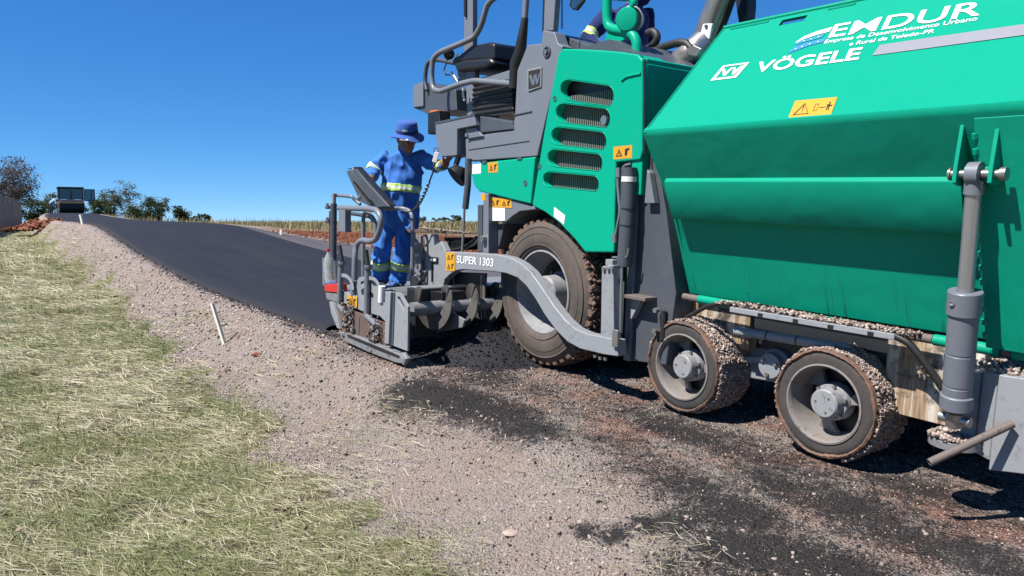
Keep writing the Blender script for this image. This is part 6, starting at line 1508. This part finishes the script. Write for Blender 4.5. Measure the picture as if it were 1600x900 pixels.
def tree(name, label, cat, px, base_y, top_y, wpx, Z, leaf, nleaf0, sparse=.3, trunk=.35, seed=0, group='trees and bushes along the skyline', lsize=.16, flat=1.0):
    nleaf = int(nleaf0 * 1.8); lsize *= .72; r = random.Random(seed); g = np.random.default_rng(seed)
    p = PJ(px, base_y, Z); z0 = gz(p.x, p.y) if True else p.z
    H = max((PJ(px, top_y, Z).z - z0), .4); W = wpx / FPX * Z * .5
    o = empty(name, (p.x, p.y, z0)); tag(o, label, cat, group)
    m = MB(); ends = []
    def grow(a, d, L, rad, lv):
        q = [a]; dd = d.copy(); n = 3
        for k in range(n):
            dd = (dd + Vector((r.uniform(-1, 1), r.uniform(-1, 1), r.uniform(-.3, .6))) * .22).normalized(); q.append(q[-1] + dd * L / n)
        m.tube(q, [rad * (1 - .45 * k / n) for k in range(n + 1)], 6)
        ends.append((q[-1], lv)); ends.append((q[2], lv))
        if lv < 3:
            for k in range(r.randint(2, 4)):
                a2 = r.uniform(0, 2 * PI); up = r.uniform(.25, .9)
                nd = (dd * .5 + Vector((math.cos(a2) * W / H * 2.2, math.sin(a2) * W / H * 2.2, up))).normalized()
                grow(q[r.choice((2, 3))], nd, L * r.uniform(.5, .75), rad * .55, lv + 1)
    grow(Vector((0, 0, -.1)), Vector((r.uniform(-.1, .1), 0, 1)), H * max(trunk, .18), max(.012 * H, .03), 0)
    m.build('trunk', M['bark'], o, smooth=60)
    # crown: uneven clumps of small leaves
    nc = max(10, int(nleaf / 90)); cl = []
    for k in range(nc):
        for _ in range(20):
            u = Vector((g.normal(0, .42), g.normal(0, .42), g.uniform(trunk * .9, .97)))
            zz = (u.z - trunk * .8) / (1 - trunk * .8)
            if math.hypot(u.x, u.y) < 1.0 * math.sqrt(max(0, 1 - (2 * zz - .85) ** 2 * .85)): break
        cl.append((u.x * W, u.y * W, u.z * H, g.uniform(.10, .26)))
    ee = [e for e in ends if e[1] >= 1]
    for e in ee[:nc // 2]: cl.append((max(-W, min(W, e[0].x)), max(-W, min(W, e[0].y)), min(e[0].z, H * .95), g.uniform(.10, .2)))
    cl = np.array(cl); wsel = g.integers(0, len(cl), nleaf); C0 = cl[wsel]
    P = C0[:, :3] + g.normal(0, 1, (nleaf, 3)) * (C0[:, 3] * min(W, H * .5))[:, None] * np.array([1, 1, .7 * flat])
    P[:, 2] = np.clip(P[:, 2], .05, H)
    s = g.uniform(.5, 1.2, nleaf) * lsize
    q = g.normal(size=(nleaf, 3)); q /= np.linalg.norm(q, axis=1)[:, None]; w2 = np.cross(q, g.normal(size=(nleaf, 3))); w2 /= np.linalg.norm(w2, axis=1)[:, None]
    V = np.stack([P - q * s[:, None], P + w2 * s[:, None] * .5, P + q * s[:, None], P - w2 * s[:, None] * .5], 1).reshape(-1, 3)
    Fq = np.arange(nleaf * 4).reshape(-1, 4); tn = np.clip(g.uniform(0, 1, nleaf) * .6 + np.repeat(g.uniform(0, .5, len(cl)), 1)[wsel], 0, 1); tn = np.repeat(tn, 4)
    c = bigmesh('crown', V, Fq, o, (LEAF[leaf],), False, {'tint': np.stack([tn, tn, tn, np.ones_like(tn)], -1)})
    return o
G1 = 'trees and bushes along the skyline'
tree('tree', 'tall spreading tree with thin purplish brown crown at the left edge', 'tree', 27, 352, 246, 72, 78, 'purple', 3800, trunk=.34, seed=3, lsize=.15)
tree('tree', 'dark shaggy tree right behind the end of the board fence', 'tree', 4, 352, 288, 40, 84, 'dark', 2200, trunk=.2, seed=5, lsize=.17)
tree('bush', 'dark bush between the fence and the stooping person', 'bush', 58, 350, 306, 44, 86, 'dark', 2600, trunk=.1, seed=8)
tree('bush', 'olive bush rising just left of the roller', 'bush', 82, 348, 301, 36, 92, 'olive', 2400, trunk=.12, seed=9)
tree('bush', 'dark bush hugging the right side of the roller door', 'bush', 152, 348, 312, 46, 88, 'dark', 2600, trunk=.1, seed=12)
tree('tree', 'leafy olive tree between roller and slender tree', 'tree', 172, 348, 296, 40, 96, 'olive', 2200, trunk=.2, seed=13)
tree('tree', 'slender grey green tree with open crown, tallest right of the roller', 'tree', 197, 348, 282, 46, 90, 'grey', 1300, trunk=.35, seed=16, lsize=.15)
tree('bush', 'low dark bush at the foot of the slender tree', 'bush', 210, 349, 322, 40, 86, 'dark', 2200, trunk=.1, seed=18)
tree('bush', 'broad rounded dark green bush right of the slender tree', 'bush', 238, 350, 308, 50, 88, 'dark', 3400, trunk=.12, seed=21)
tree('tree', 'thin grey tree poking up behind the broad rounded bush', 'tree', 256, 348, 309, 26, 100, 'grey', 900, trunk=.3, seed=22)
tree('bush', 'pointed dark bush at the right end of the tree row', 'bush', 283, 350, 322, 34, 88, 'dark', 2200, trunk=.12, seed=25)
tree('bush', 'small round bush standing alone near the field edge', 'bush', 318, 350, 334, 26, 92, 'dark', 1300, trunk=.12, seed=27)
tree('bush', 'small low bush left of the lone round one', 'bush', 303, 350, 338, 18, 95, 'olive', 800, trunk=.1, seed=28)
tree('bush', 'far dark bush on the horizon close to the worker back', 'bush', 658, 350, 338, 26, 150, 'dark', 900, trunk=.1, seed=31, lsize=.25)
tree('bush', 'far bush on the horizon midway between worker and lift rod', 'bush', 690, 350, 339, 40, 160, 'olive', 1100, trunk=.1, seed=33, lsize=.25)
tree('bush', 'far bush on the horizon touching the lift rod', 'bush', 712, 350, 337, 34, 155, 'dark', 1000, trunk=.1, seed=34, lsize=.25)

# ------------------------------------------------------------------ odd pieces lying about
M['pale_stone'] = paint('pale_stone', (.50, .45, .41), .9, .5, (.3, .24, .2), scale=20)
M['tan_stone'] = paint('tan_stone', (.46, .35, .30), .9, .5, (.3, .22, .18), scale=20)
def lump(name, label, cat, px, py, sx, sy, sz, mat, seed, rz=0.0):
    p, t0, v0 = ground_hit(px, py); rs = random.Random(seed); bm = bmesh.new(); bmesh.ops.create_icosphere(bm, subdivisions=2, radius=1)
    for q in bm.verts:
        k = 1 + .35 * mnoise.noise(q.co * 1.6 + Vector((seed, 0, 0))); q.co = Vector((q.co.x * sx * k, q.co.y * sy * k, q.co.z * sz * k))
    me = bpy.data.meshes.new(name); bm.to_mesh(me); bm.free(); o = link(name, me, None, (mat,)); o.location = (p.x, p.y, p.z + sz * .55); o.rotation_euler = (rs.uniform(-.2, .2), rs.uniform(-.2, .2), rz); tag(o, label, cat); return o
lump('stone', 'pale fist sized stone lying in the shadow just ahead of the screed runner', 'stone', 697, 556, .045, .035, .03, M['pale_stone'], 3)
lump('stone', 'flat brown clod at the foot of the near leaning stake', 'stone', 402, 556, .05, .035, .02, M['red_earth'], 5)
lump('bark_piece', 'curled brown scrap of bark where grass meets gravel at the bottom', 'bark', 437, 798, .05, .022, .014, M['brown'], 8, .8)
lump('stone', 'flat pinkish stone half buried in the gravel right of the bark scrap', 'stone', 800, 835, .045, .035, .012, M['tan_stone'], 12)
